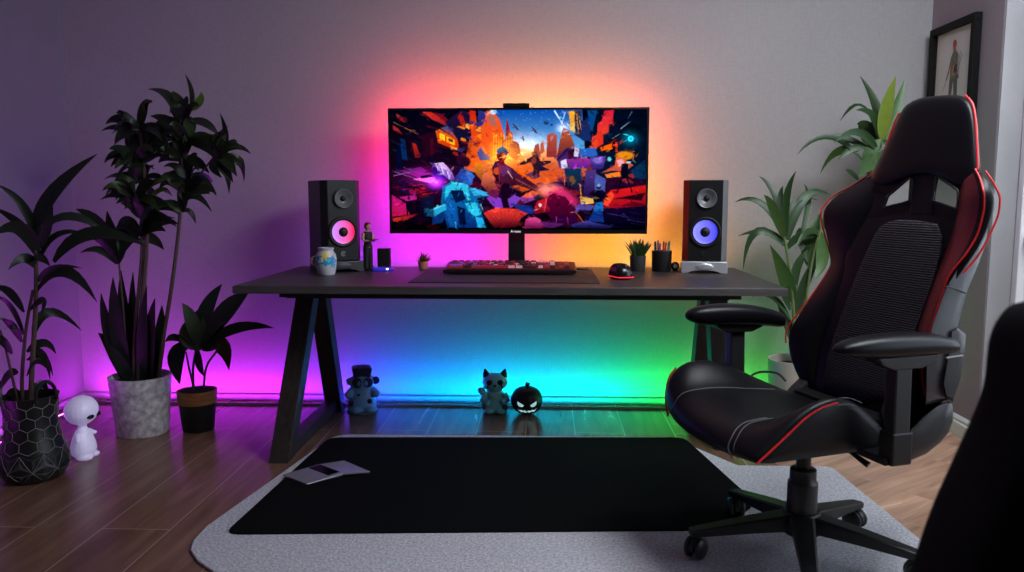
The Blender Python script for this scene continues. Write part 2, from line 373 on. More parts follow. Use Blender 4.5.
to = bpy.data.objects.new('tmp', tc_); COL.objects.link(to); bpy.context.view_layer.update()
tm = bpy.data.meshes.new_from_object(to.evaluated_get(bpy.context.evaluated_depsgraph_get())); bpy.data.objects.remove(to)
tm.materials.clear(); tm.materials.append(mat('white_print', (.8, .8, .8), .5, emit=(.8, .8, .85), es=.35))
lo = bpy.data.objects.new('brand_lettering', tm); COL.objects.link(lo); lo.parent = mon; lo.rotation_euler = (PI / 2, 0, 0); lo.location = LM((-.150, MY - .0008, MZ0 + .006)); lo['label'] = 'small white lettering on the lower bezel'
cw = thing('webcam', 'slim black webcam bar clipped on top of the monitor', 'webcam', (-.148, MY + .01, MZ1))
MB().box((0, 0, .011), (.135, .03, .022)).box((0, .03, -.01), (.05, .01, .05)).build('body', BEZ, cw, bevel=.004)
MB().lathe([(.0065, 0), (.0065, .0012), (.003, .0016)], 16, Matrix.Translation((0, -.0152, .011)) @ Matrix.Rotation(PI / 2, 4, 'X')).build('lens', mat('dark_glass', (.02, .02, .03), .08), cw)
# backlight tape round the rear of the monitor
MBK = emat('led_monitor', LED_MON)
yb = MY + .038
RED = (1, .03, .06); ORA = (1, .22, .04); AMB = (1, .36, .02)
strip('led_strip', seg((MX0 + .05, yb, MZ1 - .045), (MX1 - .05, yb, MZ1 - .045), 40), [(-.75, (1, .06, .07)), (-.45, (1, .16, .05)), (-.1, (1, .33, .08)), (.3, (1, .26, .07)), (.47, (1, .12, .10))], .016, (0, 1, .15), MBK, 'orange light strip', par=mon)
strip('led_strip', seg((MX0 + .045, yb, MZ0 + .05), (MX0 + .045, yb, MZ1 - .05), 24), [(.98, (.7, .02, 1.)), (1.25, (.85, .02, .45)), (1.4, (1, .02, .07)), (1.55, (1, .05, .05))], .016, (-.15, 1, 0), MBK, 'red to magenta light strip', key=2, par=mon)
strip('led_strip', seg((MX1 - .045, yb, MZ0 + .05), (MX1 - .045, yb, MZ1 - .05), 24), [(.98, (1, .33, .0)), (1.25, (1, .22, .02)), (1.42, (.8, .12, .06)), (1.55, (.8, .14, .10))], .016, (.15, 1, 0), MBK, 'amber light strip', key=2, par=mon)
strip('led_strip', seg((MX0 + .05, yb, MZ0 + .045), (MX1 - .05, yb, MZ0 + .045), 40), [(-.75, (.35, .01, .5)), (-.35, (.45, .015, .4)), (-.16, (.5, .02, .15)), (-.02, (.5, .08, .03)), (.2, (.5, .14, .0)), (.5, (.5, .15, .0))], .016, (0, 1, -.15), MBK, 'magenta to orange light strip', par=mon)
# ---------------------------------------------------------------- screen picture, painted shape by shape as face colours
def paint_screen():
    X0, X1, Y0, Y1 = 38., 976., 77., 517.
    w, h, ss = 330, 154, 2
    W2, H2 = w * ss, h * ss
    xs = X0 + (np.arange(W2) + .5) / W2 * (X1 - X0); ys = Y0 + (np.arange(H2) + .5) / H2 * (Y1 - Y0)
    GX, GY = np.meshgrid(xs, ys)
    I = np.zeros((H2, W2, 3)); rng = np.random.default_rng(5)
    def lin(c): return np.array([(v / 255.) ** 2.2 for v in c])
    def inside(P):
        m = np.zeros(GX.shape, bool); n = len(P)
        i0 = max(0, int((min(p[0] for p in P) - X0) / (X1 - X0) * W2) - 1); i1 = int((max(p[0] for p in P) - X0) / (X1 - X0) * W2) + 2
        j0 = max(0, int((min(p[1] for p in P) - Y0) / (Y1 - Y0) * H2) - 1); j1 = int((max(p[1] for p in P) - Y0) / (Y1 - Y0) * H2) + 2
        gx, gy = GX[j0:j1, i0:i1], GY[j0:j1, i0:i1]; k = np.zeros(gx.shape, bool)
        for i in range(n):
            x0, y0 = P[i]; x1, y1 = P[(i + 1) % n]
            if y0 == y1: continue
            k ^= ((gy >= min(y0, y1)) & (gy < max(y0, y1))) & (gx < x0 + (gy - y0) * (x1 - x0) / (y1 - y0))
        m[j0:j1, i0:i1] = k
        return m
    def poly(P, c, c2=None, dirv=(0, 1), a=1.):
        m = inside(P)
        if not m.any(): return
        if c2 is None: I[m] = I[m] * (1 - a) + lin(c) * a
        else:
            t = GX * dirv[0] + GY * dirv[1]; q = t[m]; t0, t1 = q.min(), q.max(); k = ((q - t0) / max(t1 - t0, 1e-6))[:, None]
            I[m] = I[m] * (1 - a) + (lin(c) * (1 - k) + lin(c2) * k) * a
    def ell(cx, cy, rx, ry, c, soft=0., rot=0., a=1.):
        cr_, sr_ = math.cos(rot), math.sin(rot); dx, dy = GX - cx, GY - cy
        d = np.sqrt(((dx * cr_ + dy * sr_) / rx) ** 2 + ((-dx * sr_ + dy * cr_) / ry) ** 2)
        k = np.clip((1 - d) / max(soft, .02), 0, 1)[..., None] * a
        I[:] = I * (1 - k) + lin(c) * k
    def glow(cx, cy, rx, ry, c, s):
        d = ((GX - cx) / rx) ** 2 + ((GY - cy) / ry) ** 2
        I[:] += np.exp(-d)[..., None] * lin(c) * s
    def line(x0, y0, x1, y1, t, c, a=1.):
        L_ = math.hypot(x1 - x0, y1 - y0); nx, ny = -(y1 - y0) / L_ * t / 2, (x1 - x0) / L_ * t / 2
        poly([(x0 + nx, y0 + ny), (x1 + nx * .4, y1 + ny * .4), (x1 - nx * .4, y1 - ny * .4), (x0 - nx, y0 - ny)], c, a=a)
    # sky and fire
    I[:] = lin((14, 16, 40))
    poly([(300, 70), (740, 70), (760, 330), (300, 330)], (10, 92, 176), (130, 205, 240))
    poly([(300, 226), (460, 214), (600, 220), (760, 226), (760, 345), (300, 345)], (240, 150, 60), (150, 60, 60), a=.9); poly([(300, 120), (410, 100), (440, 260), (300, 300)], (170, 60, 40), (226, 100, 40))
    glow(545, 205, 85, 34, (255, 240, 215), .6); glow(450, 245, 90, 55, (255, 140, 20), .55); glow(565, 262, 120, 36, (255, 160, 50), .25)
    ell(640, 330, 240, 90, (205, 90, 60), .7, 0, .9); ell(480, 320, 220, 90, (235, 110, 30), .8)
    # left dark hangar
    poly([(38, 77), (410, 77), (330, 180), (300, 330), (38, 420)], (14, 16, 38), (44, 14, 44))
    for i in range(46):
        x = rng.uniform(40, 330); y = rng.uniform(80, 330); L_ = rng.uniform(12, 60); c = [(20, 40, 74), (70, 18, 50), (10, 12, 30), (24, 58, 92), (92, 26, 40), (40, 24, 60)][rng.integers(6)]
        line(x, y, x + L_, y + L_ * rng.uniform(.2, .7), rng.uniform(3, 10), c, .7)
    for P in ([(60, 88), (80, 100), (98, 122), (88, 122), (64, 104)], [(46, 130), (62, 140), (86, 166), (70, 160), (46, 146)]): poly(P, (190, 68, 60), (120, 30, 44))
    poly([(155, 82), (190, 84), (262, 126), (240, 132), (196, 112)], (214, 66, 52), (150, 34, 50), (1, 0)); poly([(196, 84), (230, 92), (268, 128), (250, 126)], (120, 30, 50))
    line(50, 120, 142, 166, 3, (150, 100, 90)); line(88, 140, 140, 160, 2, (190, 120, 90))
    poly([(74, 180), (92, 184), (100, 260), (80, 256)], (16, 62, 116)); poly([(60, 210), (74, 190), (80, 300), (56, 300)], (14, 26, 66))
    poly([(118, 196), (132, 200), (150, 250), (128, 252)], (186, 56, 40), (120, 30, 50))
    poly([(186, 180), (196, 182), (198, 236), (186, 240)], (180, 40, 60)); ell(190, 214, 14, 40, (74, 18, 40), .5, 0, .6)
    poly([(150, 170), (210, 150), (226, 230), (160, 250)], (58, 18, 46), a=.8)
    # orange market hut
    poly([(205, 152), (222, 146), (288, 186), (290, 218), (276, 222), (214, 196)], (232, 112, 26), (196, 54, 30))
    poly([(220, 160), (240, 168), (240, 190), (220, 178)], (255, 214, 60)); poly([(246, 172), (276, 186), (276, 206), (246, 194)], (255, 190, 40)); poly([(252, 178), (270, 186), (270, 196), (252, 188)], (110, 44, 60))
    poly([(224, 142), (250, 134), (292, 170), (288, 186)], (60, 90, 140), (200, 90, 50))
    poly([(240, 120), (300, 78), (350, 90), (340, 170), (290, 190)], (52, 30, 70), (24, 30, 66)); poly([(286, 100), (300, 84), (318, 130), (308, 150)], (180, 44, 44)); poly([(330, 78), (352, 80), (364, 190), (338, 190)], (196, 52, 34), (224, 92, 40))
    for i in range(26):
        x = rng.uniform(250, 400); y = rng.uniform(110, 260); c = [(226, 92, 34), (250, 150, 40), (120, 34, 54), (176, 48, 40), (70, 60, 120), (255, 190, 90)][rng.integers(6)]
        poly([(x, y), (x + rng.uniform(8, 30), y + rng.uniform(-8, 8)), (x + rng.uniform(8, 26), y + rng.uniform(8, 24)), (x - 4, y + rng.uniform(4, 14))], c, a=.85)
    poly([(378, 85), (410, 77), (440, 110), (455, 160), (470, 230), (400, 250), (372, 180)], (222, 104, 60), (240, 90, 20)); poly([(395, 90), (425, 105), (430, 140), (404, 128)], (150, 120, 120), a=.7); poly([(362, 78), (395, 84), (380, 130), (360, 140)], (60, 60, 130))
    ell(418, 84, 12, 10, (190, 210, 230)); poly([(466, 105), (474, 130), (486, 200), (460, 200)], (150, 40, 60)); poly([(470, 150), (488, 160), (494, 240), (462, 236)], (196, 74, 76), (230, 110, 40))
    for k in range(8): line(420 + k * 9, 160 + 6 * (k % 3), 416 + k * 10, 260, 5, (255, 190, 60), .5)
    # flyers and comets in the sky
    for x, y in ((500, 138), (568, 150)):
        poly([(x - 14, y - 12), (x - 2, y - 6), (x + 14, y + 14), (x + 2, y + 10)], (70, 70, 100)); line(x - 12, y + 4, x + 20, y - 4, 3, (90, 90, 120))
    line(525, 172, 529, 192, 5, (80, 70, 90)); poly([(600, 120), (614, 116), (622, 128), (606, 132)], (40, 70, 120)); ell(630, 132, 5, 3, (30, 40, 70))
    for i in range(40): ell(rng.uniform(440, 690), rng.uniform(80, 150), 1.6, 1.6, (170, 220, 240), .8)
    line(640, 80, 676, 138, 6, (220, 235, 250)); line(680, 84, 664, 140, 4, (180, 210, 240)); glow(672, 146, 20, 16, (240, 240, 255), .8)
    # distant rocks and towers
    poly([(470, 240), (480, 196), (496, 188), (512, 202), (520, 240), (500, 262)], (160, 74, 70), (214, 110, 50))
    poly([(612, 250), (614, 168), (636, 160), (650, 170), (650, 250)], (190, 96, 70), (150, 62, 72)); poly([(590, 200), (600, 186), (606, 230), (590, 240)], (196, 108, 80)); poly([(560, 250), (570, 206), (584, 198), (592, 250)], (176, 92, 74))
    poly([(660, 190), (672, 142), (694, 150), (716, 210), (700, 250), (650, 250)], (190, 104, 70), (110, 40, 60))
    # yellow tower
    poly([(692, 84), (712, 80), (716, 150), (700, 142)], (240, 180, 60), (226, 150, 40)); poly([(712, 80), (738, 80), (742, 186), (716, 170)], (70, 60, 80), (44, 52, 96)); poly([(694, 128), (714, 126), (716, 160), (698, 150)], (232, 196, 110))
    poly([(738, 118), (770, 110), (776, 190), (742, 190)], (46, 50, 92), (30, 62, 120)); line(722, 92, 728, 160, 4, (220, 160, 70)); line(730, 100, 738, 150, 3, (240, 190, 90)); poly([(760, 80), (800, 80), (790, 170), (772, 150)], (20, 84, 140))
    # right dark side with stepped red stair
    poly([(796, 77), (976, 77), (976, 420), (800, 330), (770, 200)], (12, 24, 48), (14, 40, 72))
    for i in range(40):
        x = rng.uniform(820, 970); y = rng.uniform(80, 330); c = [(14, 50, 82), (8, 14, 32), (22, 70, 100), (12, 28, 60)][rng.integers(4)]
        line(x, y, x + rng.uniform(-50, 50), y + rng.uniform(-30, 30), rng.uniform(3, 10), c, .7)
    poly([(822, 82), (856, 78), (850, 130), (838, 130), (838, 160), (818, 166), (810, 200), (796, 214), (790, 240), (752, 244), (776, 208), (778, 176), (796, 168), (798, 128), (812, 118)], (206, 46, 74), (240, 92, 40))
    poly([(796, 168), (818, 164), (818, 202), (800, 212)], (222, 66, 50)); line(836, 210, 900, 140, 14, (12, 16, 34)); line(890, 150, 930, 122, 12, (16, 20, 40)); line(880, 148, 916, 120, 2.5, (170, 190, 210)); line(852, 182, 880, 164, 2.5, (160, 170, 190)); ell(930, 150, 34, 24, (10, 14, 34), .4)
    ell(918, 183, 11, 11, (60, 220, 240)); ell(918, 183, 5, 5, (20, 150, 190)); glow(918, 183, 24, 22, (40, 190, 230), .4); line(905, 188, 890, 196, 2, (90, 200, 220)); line(922, 84, 906, 112, 2, (120, 150, 190))
    poly([(802, 216), (846, 196), (872, 200), (872, 226), (810, 232)], (24, 14, 34)); poly([(808, 214), (850, 200), (852, 218), (812, 228)], (240, 112, 24)); poly([(862, 196), (870, 196), (872, 230), (864, 232)], (226, 70, 40))
    # rubble plain
    poly([(38, 300), (240, 270), (420, 330), (520, 380), (640, 340), (790, 330), (976, 320), (976, 517), (38, 517)], (64, 20, 62), (10, 8, 26))
    for i in range(150):
        x = rng.uniform(40, 970); y = rng.uniform(300, 510); t = (y - 300) / 210
        pal = [(122, 44, 110), (176, 50, 70), (70, 40, 120), (36, 22, 60), (196, 70, 60), (50, 52, 120), (26, 14, 44)] if x > 330 else [(110, 20, 70), (40, 14, 60), (160, 34, 60), (20, 18, 50), (70, 30, 110)]
        c = np.array(pal[rng.integers(len(pal))]) * (1 - .6 * t); s_ = rng.uniform(8, 32)
        poly([(x, y), (x + s_, y - s_ * .35), (x + s_ * 2, y + s_ * .2), (x + s_ * 1.1, y + s_ * .6)], c, a=.8)
    # pink beam on the left and magenta floor
    poly([(130, 320), (60, 300), (150, 285), (200, 318), (196, 350)], (150, 40, 150), a=.8); poly([(118, 330), (200, 318), (210, 340), (190, 346)], (240, 120, 210)); glow(170, 325, 60, 26, (190, 50, 170), .5)
    line(44, 300, 130, 328, 3, (170, 110, 190)); line(84, 286, 150, 308, 3, (130, 90, 160)); line(46, 318, 96, 306, 2.5, (180, 130, 200))
    poly([(40, 388), (92, 420), (106, 462), (40, 470)], (196, 34, 140), (214, 40, 110)); poly([(64, 396), (130, 390), (136, 404), (96, 412)], (200, 50, 150)); poly([(40, 476), (140, 458), (100, 480), (44, 488)], (230, 70, 60), (120, 24, 50), (1, 0))
    for i in range(16):
        x = rng.uniform(60, 170); y = rng.uniform(350, 392); line(x, y, x + rng.uniform(20, 50), y - rng.uniform(0, 8), 3, [(226, 44, 70), (150, 24, 60), (90, 16, 50)][rng.integers(3)], .8)
    # small dark walker figures lower left
    for x, s_ in ((103, 1.), (136, .8), (160, .7)):
        ell(x, 406 - 6 * s_, 5 * s_, 6 * s_, (18, 14, 40)); poly([(x - 12 * s_, 412), (x + 11 * s_, 412), (x + 9 * s_, 436), (x + 8 * s_, 462), (x + 2, 462), (x, 442), (x - 4, 464), (x - 9 * s_, 462)], (16, 14, 40))
    # violet gunner, mauve mane
    ell(222, 310, 40, 34, (58, 24, 140), .4); poly([(196, 272), (232, 268), (262, 300), (276, 334), (250, 330), (216, 296)], (226, 196, 240), (130, 70, 190)); poly([(180, 268), (214, 276), (206, 288)], (110, 80, 180))
    for k in range(9): line(205 + k * 7, 272 + k * 5, 214 + k * 7, 300 + k * 5, 4, [(240, 214, 250), (160, 110, 210), (84, 50, 150)][k % 3], .9)
    poly([(146, 318), (186, 312), (196, 322), (150, 328)], (20, 16, 40)); glow(205, 342, 24, 18, (200, 70, 255), 1.6); ell(207, 341, 7, 7, (250, 190, 255), .6)
    poly([(276, 324), (300, 290), (344, 320), (338, 350), (300, 366)], (60, 56, 150), (50, 120, 196), (1, 0)); poly([(310, 286), (350, 318), (330, 344)], (74, 124, 214)); ell(296, 258, 14, 20, (60, 24, 60)); ell(316, 266, 20, 22, (54, 20, 50), .3)
    # great blue armoured brute
    poly([(230, 360), (262, 338), (310, 344), (352, 380), (400, 376), (404, 392), (356, 400), (392, 512), (246, 512), (222, 420)], (30, 130, 190), (20, 60, 130))
    for P, c in (([(240, 358), (280, 340), (322, 352), (330, 396), (300, 380), (262, 372), (236, 410)], (60, 190, 220)), ([(258, 372), (304, 372), (316, 404), (276, 420)], (14, 40, 86)), ([(320, 356), (372, 372), (404, 384), (400, 392), (346, 392)], (70, 180, 220)), ([(172, 446), (240, 420), (256, 434), (196, 470), (168, 468)], (50, 170, 210)), ([(312, 420), (350, 416), (372, 460), (350, 470), (326, 452)], (60, 200, 230)), ([(350, 470), (376, 474), (390, 512), (360, 512)], (50, 180, 226)), ([(246, 400), (276, 440), (286, 500), (256, 508), (240, 460)], (26, 100, 168)), ([(190, 472), (236, 452), (230, 490), (190, 500)], (24, 66, 130)), ([(282, 430), (312, 440), (316, 500), (292, 500)], (16, 30, 74))): poly(P, c)
    for k in range(16):
        x = rng.uniform(240, 370); y = rng.uniform(350, 500); line(x, y, x + rng.uniform(-14, 14), y + rng.uniform(10, 30), 4, [(120, 230, 245), (12, 34, 80), (30, 110, 170)][rng.integers(3)], .85)
    line(180, 448, 238, 424, 5, (130, 225, 240)); line(262, 344, 310, 348, 4, (140, 230, 245)); poly([(150, 396), (196, 390), (196, 470), (160, 470)], (20, 34, 70), a=.8)
    # ochre and slate fighters left of centre
    poly([(356, 230), (372, 214), (384, 232), (410, 252), (396, 260), (368, 262)], (74, 84, 150)); poly([(350, 268), (370, 270), (392, 330), (376, 338), (352, 310)], (214, 140, 40), (160, 80, 50)); poly([(380, 300), (440, 330), (456, 372), (400, 380), (372, 350)], (226, 130, 90), (120, 40, 60))
    # seated hero in the middle, pale hair, leg stretched
    glow(448, 240, 46, 40, (255, 190, 80), .9)
    poly([(412, 290), (424, 264), (446, 262), (470, 280), (490, 292), (516, 318), (520, 352), (470, 356), (452, 430), (444, 380), (420, 340)], (74, 40, 80), (110, 30, 60)); poly([(430, 270), (470, 282), (488, 306), (452, 320), (432, 300)], (120, 60, 110)); poly([(416, 286), (440, 296), (444, 340), (424, 338)], (50, 24, 50)); ell(430, 300, 12, 14, (196, 90, 60))
    poly([(480, 320), (530, 322), (590, 362), (610, 372), (596, 392), (560, 370), (506, 352), (456, 362)], (92, 34, 60), (60, 26, 60)); poly([(570, 366), (604, 362), (622, 380), (590, 394)], (84, 30, 50)); line(500, 330, 580, 372, 6, (150, 80, 90)); line(438, 280, 440, 340, 6, (176, 50, 50)); line(470, 300, 490, 330, 5, (220, 180, 170))
    poly([(440, 340), (476, 350), (470, 432), (450, 430)], (40, 16, 46))
    ell(448, 242, 19, 24, (150, 50, 40)); poly([(428, 240), (430, 222), (440, 214), (452, 210), (464, 216), (470, 230), (468, 244), (456, 230), (440, 234)], (96, 130, 160), (60, 90, 140)); ell(456, 246, 8, 12, (220, 110, 70)); ell(442, 252, 6, 10, (90, 20, 40)); poly([(434, 266), (460, 264), (456, 280), (440, 278)], (130, 30, 50))
    # striding fighter with cape
    poly([(560, 246), (580, 244), (592, 264), (628, 262), (630, 270), (596, 282), (626, 296), (588, 302), (582, 330), (578, 306), (556, 332), (566, 292), (556, 268), (508, 282), (506, 276)], (66, 36, 56)); ell(570, 240, 11, 11, (110, 60, 60)); ell(562, 236, 6, 6, (190, 130, 60)); poly([(580, 282), (624, 294), (590, 300)], (30, 34, 80)); ell(566, 262, 10, 12, (150, 70, 60))
    # purple-caped riders right of centre
    poly([(650, 250), (690, 214), (730, 230), (742, 262), (700, 300), (660, 290)], (60, 40, 100), (110, 60, 130)); poly([(690, 226), (720, 218), (712, 250), (694, 258)], (60, 22, 50)); line(650, 262, 690, 222, 6, (30, 26, 70)); poly([(664, 264), (684, 256), (690, 288), (668, 292)], (220, 210, 240)); poly([(684, 258), (760, 252), (790, 270), (760, 292), (700, 284)], (170, 60, 160), (90, 50, 150)); poly([(720, 222), (790, 214), (800, 244), (742, 252)], (56, 110, 190)); poly([(716, 214), (732, 214), (728, 250), (712, 246)], (210, 200, 220))
    poly([(676, 292), (740, 290), (744, 380), (690, 350)], (24, 70, 100), (40, 30, 70)); ell(706, 330, 10, 12, (130, 90, 50)); poly([(770, 250), (830, 246), (820, 290), (780, 300)], (110, 80, 170), (60, 40, 120)); ell(800, 262, 24, 14, (140, 120, 200), .5); poly([(756, 300), (790, 296), (796, 360), (748, 400)], (90, 70, 140), (50, 30, 80)); line(736, 350, 742, 410, 5, (230, 150, 60)); line(676, 300, 680, 352, 4, (190, 150, 110)); ell(842, 257, 7, 8, (120, 220, 230)); poly([(790, 310), (830, 330), (826, 380), (790, 380)], (90, 100, 170))
    # archer with a golden hat
    ell(898, 244, 38, 18, (226, 150, 40), .3); poly([(866, 250), (884, 250), (930, 280), (900, 300), (850, 300), (812, 308), (862, 280)], (220, 120, 60), (200, 90, 80)); poly([(868, 262), (890, 256), (900, 280), (876, 286)], (236, 170, 180)); poly([(886, 274), (910, 272), (912, 320), (900, 330), (884, 320)], (20, 18, 44)); line(890, 320, 870, 384, 7, (20, 18, 40)); line(904, 320, 926, 378, 7, (24, 20, 44)); ell(912, 270, 7, 5, (150, 210, 240)); poly([(826, 312), (880, 304), (884, 320), (834, 326)], (236, 140, 50)); poly([(920, 300), (970, 260), (976, 330), (940, 330)], (24, 70, 110))
    # scarlet ground on the right
    poly([(820, 400), (850, 370), (880, 368), (976, 352), (976, 440), (826, 436)], (226, 44, 46), (160, 24, 50)); poly([(850, 404), (976, 380), (960, 410), (900, 404)], (60, 14, 40)); poly([(880, 430), (930, 412), (976, 424), (976, 436)], (120, 20, 44)); poly([(830, 392), (850, 376), (862, 392), (840, 430), (822, 424)], (240, 90, 60)); line(870, 384, 876, 360, 6, (30, 14, 36)); line(926, 380, 920, 356, 6, (30, 14, 36))
    poly([(806, 440), (976, 430), (976, 517), (760, 517)], (30, 18, 60), (12, 10, 34))
    # blue-caped small figure
    ell(805, 360, 8, 9, (40, 40, 70)); ell(804, 354, 6, 5, (130, 180, 210)); poly([(790, 372), (820, 370), (840, 396), (822, 404), (818, 424), (794, 426), (796, 392), (776, 386)], (18, 16, 44)); poly([(794, 418), (820, 414), (822, 448), (786, 450)], (40, 120, 190)); poly([(784, 452), (818, 450), (826, 490), (766, 486)], (30, 66, 140)); poly([(736, 396), (784, 402), (788, 420), (740, 424)], (220, 180, 100)); poly([(716, 420), (790, 428), (776, 446), (720, 444)], (96, 84, 160))
    # pink smoke and magenta beast
    ell(640, 378, 70, 34, (226, 80, 120), .6, .2); glow(618, 370, 30, 20, (255, 180, 110), .8); ell(670, 400, 76, 34, (206, 60, 120), .5, .3); poly([(606, 440), (614, 392), (640, 384), (684, 396), (724, 450), (730, 500), (650, 506), (624, 470)], (112, 14, 66), (50, 10, 50)); poly([(566, 440), (580, 412), (614, 400), (616, 452), (570, 460)], (206, 40, 50), (120, 20, 50)); ell(590, 426, 6, 7, (240, 200, 210)); line(614, 400, 604, 450, 4, (230, 90, 120)); poly([(640, 466), (720, 464), (722, 506), (644, 508)], (64, 16, 70)); line(650, 470, 652, 504, 4, (190, 60, 120)); line(690, 470, 694, 504, 4, (160, 50, 110))
    # lilac stones, umbrella-like red rock fan, foreground slabs
    for P, c in (([(392, 400), (416, 386), (444, 402), (454, 436), (424, 440)], (140, 74, 196)), ([(470, 404), (494, 390), (520, 400), (500, 424), (478, 440)], (132, 80, 190)), ([(508, 398), (560, 392), (572, 406), (530, 420)], (150, 70, 160)), ([(480, 420), (560, 430), (566, 458), (530, 460)], (40, 60, 140)), ([(520, 396), (560, 372), (590, 380), (560, 400)], (230, 110, 60)), ([(388, 384), (420, 366), (440, 380), (430, 404)], (120, 40, 90))): poly(P, c)
    poly([(380, 456), (412, 442), (440, 438), (496, 440), (544, 458), (520, 474), (500, 510), (420, 512)], (236, 76, 62), (90, 18, 50))
    for k in range(9): line(450 + k * 2, 510, 392 + k * 17, 452 - 8 * math.sin(k / 8 * PI), 3, (130, 20, 50), .7)
    poly([(532, 500), (538, 478), (570, 470), (592, 480), (600, 512), (534, 514)], (214, 84, 150), (160, 40, 110)); poly([(590, 488), (680, 496), (640, 512), (600, 508)], (120, 50, 130)); poly([(700, 500), (760, 484), (860, 506), (840, 514), (720, 512)], (90, 84, 170), (36, 34, 90))
    for k in range(14):
        x = rng.uniform(700, 930); y = rng.uniform(450, 508); line(x, y, x + rng.uniform(30, 90), y + rng.uniform(4, 18), 3, [(90, 70, 150), (40, 40, 100), (20, 14, 44)][rng.integers(3)], .8)
    line(720, 450, 750, 490, 3, (230, 120, 70)); line(700, 454, 730, 450, 3, (230, 120, 70))
    # brush facets: small strokes that lighten, darken and shift what is under them
    def pick(x, y): return I[int(np.clip((y - Y0) / (Y1 - Y0) * H2, 0, H2 - 1)), int(np.clip((x - X0) / (X1 - X0) * W2, 0, W2 - 1))].copy()
    for i in range(2200):
        x = rng.uniform(40, 974); y = rng.uniform(80, 515)
        if 455 < x < 660 and y < 160: continue
        c = pick(x + rng.normal(0, 7), y + rng.normal(0, 7)); k = rng.choice([.3, .5, .7, .85, 1.3, 1.9], p=[.1, .15, .2, .2, .2, .15])
        c = np.clip(c * k * (1 + rng.normal(0, .18, 3)), 0, 1.3); s_ = rng.uniform(4, 15); an = rng.choice([-.5, .45, .9, -1.0, .15]) + rng.normal(0, .3)
        ca_, sa_ = math.cos(an), math.sin(an); hw = s_ * rng.uniform(.12, .4)
        P = [(x - ca_ * s_, y - sa_ * s_), (x + sa_ * hw, y - ca_ * hw), (x + ca_ * s_, y + sa_ * s_), (x - sa_ * hw, y + ca_ * hw)]
        m = inside(P); I[m] = I[m] * .45 + c * .55
    I[:] = I ** 1.08 * .95
    # edges sink into darkness
    dk_ = np.clip((GY - 480) / 45, 0, 1) * .75 * np.clip(1 - np.exp(-((GX - 320) / 90) ** 2) * .8, 0, 1); I[:] *= (1 - dk_)[..., None]
    I[:] *= (1 - .35 * np.clip((150 - GX) / 130, 0, 1))[..., None]; I[:] *= (1 - .35 * np.clip((GX - 900) / 80, 0, 1))[..., None]
    return np.clip(I, 0, 4).reshape(h, ss, w, ss, 3).mean((1, 3)), w, h
img, w, h = paint_screen()
sx0, sx1, sz0, sz1 = MX0 + .012, MX1 - .012, MZ0 + .022, MZ1 - .011
me = bpy.data.meshes.new('screen')
vs = [tuple(LM((sx0 + (sx1 - sx0) * i / w, MY - .0006, sz1 - (sz1 - sz0) * j / h))) for j in range(h + 1) for i in range(w + 1)]
fs = [(j * (w + 1) + i, (j + 1) * (w + 1) + i, (j + 1) * (w + 1) + i + 1, j * (w + 1) + i + 1) for j in range(h) for i in range(w)]
me.from_pydata(vs, [], fs); me.update()
ca = me.color_attributes.new('Col', 'FLOAT_COLOR', 'CORNER')
cc = np.ones((h * w, 4, 4), np.float32); cc[:, :, :3] = img.reshape(-1, 1, 3)
ca.data.foreach_set('color', cc.ravel())
me.materials.append(emat('lit_screen', SCREEN)); so = bpy.data.objects.new('screen', me); COL.objects.link(so); so.parent = mon; so['label'] = 'glowing screen with an orange and blue battle scene'
# ================================================================ SPEAKERS
CAB = mat('black_speaker_cabinet', (.012, .012, .014), .38, var=.1)
RUB = mat('black_rubber', (.008, .008, .009), .5)
GREYC = mat('satin_grey_horn', (.16, .16, .175), .28)
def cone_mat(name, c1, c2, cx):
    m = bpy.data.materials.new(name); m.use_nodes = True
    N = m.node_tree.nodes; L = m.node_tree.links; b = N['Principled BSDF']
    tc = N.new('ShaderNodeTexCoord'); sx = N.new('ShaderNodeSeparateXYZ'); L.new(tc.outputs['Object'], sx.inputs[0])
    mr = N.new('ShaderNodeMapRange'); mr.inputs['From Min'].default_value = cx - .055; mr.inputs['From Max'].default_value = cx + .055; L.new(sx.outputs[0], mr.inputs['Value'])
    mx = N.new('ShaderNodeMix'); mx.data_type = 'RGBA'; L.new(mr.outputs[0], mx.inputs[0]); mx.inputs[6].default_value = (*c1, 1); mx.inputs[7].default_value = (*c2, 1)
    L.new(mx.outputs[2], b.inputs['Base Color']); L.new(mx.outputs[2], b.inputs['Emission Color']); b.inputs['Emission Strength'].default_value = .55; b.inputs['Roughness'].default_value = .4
    return m
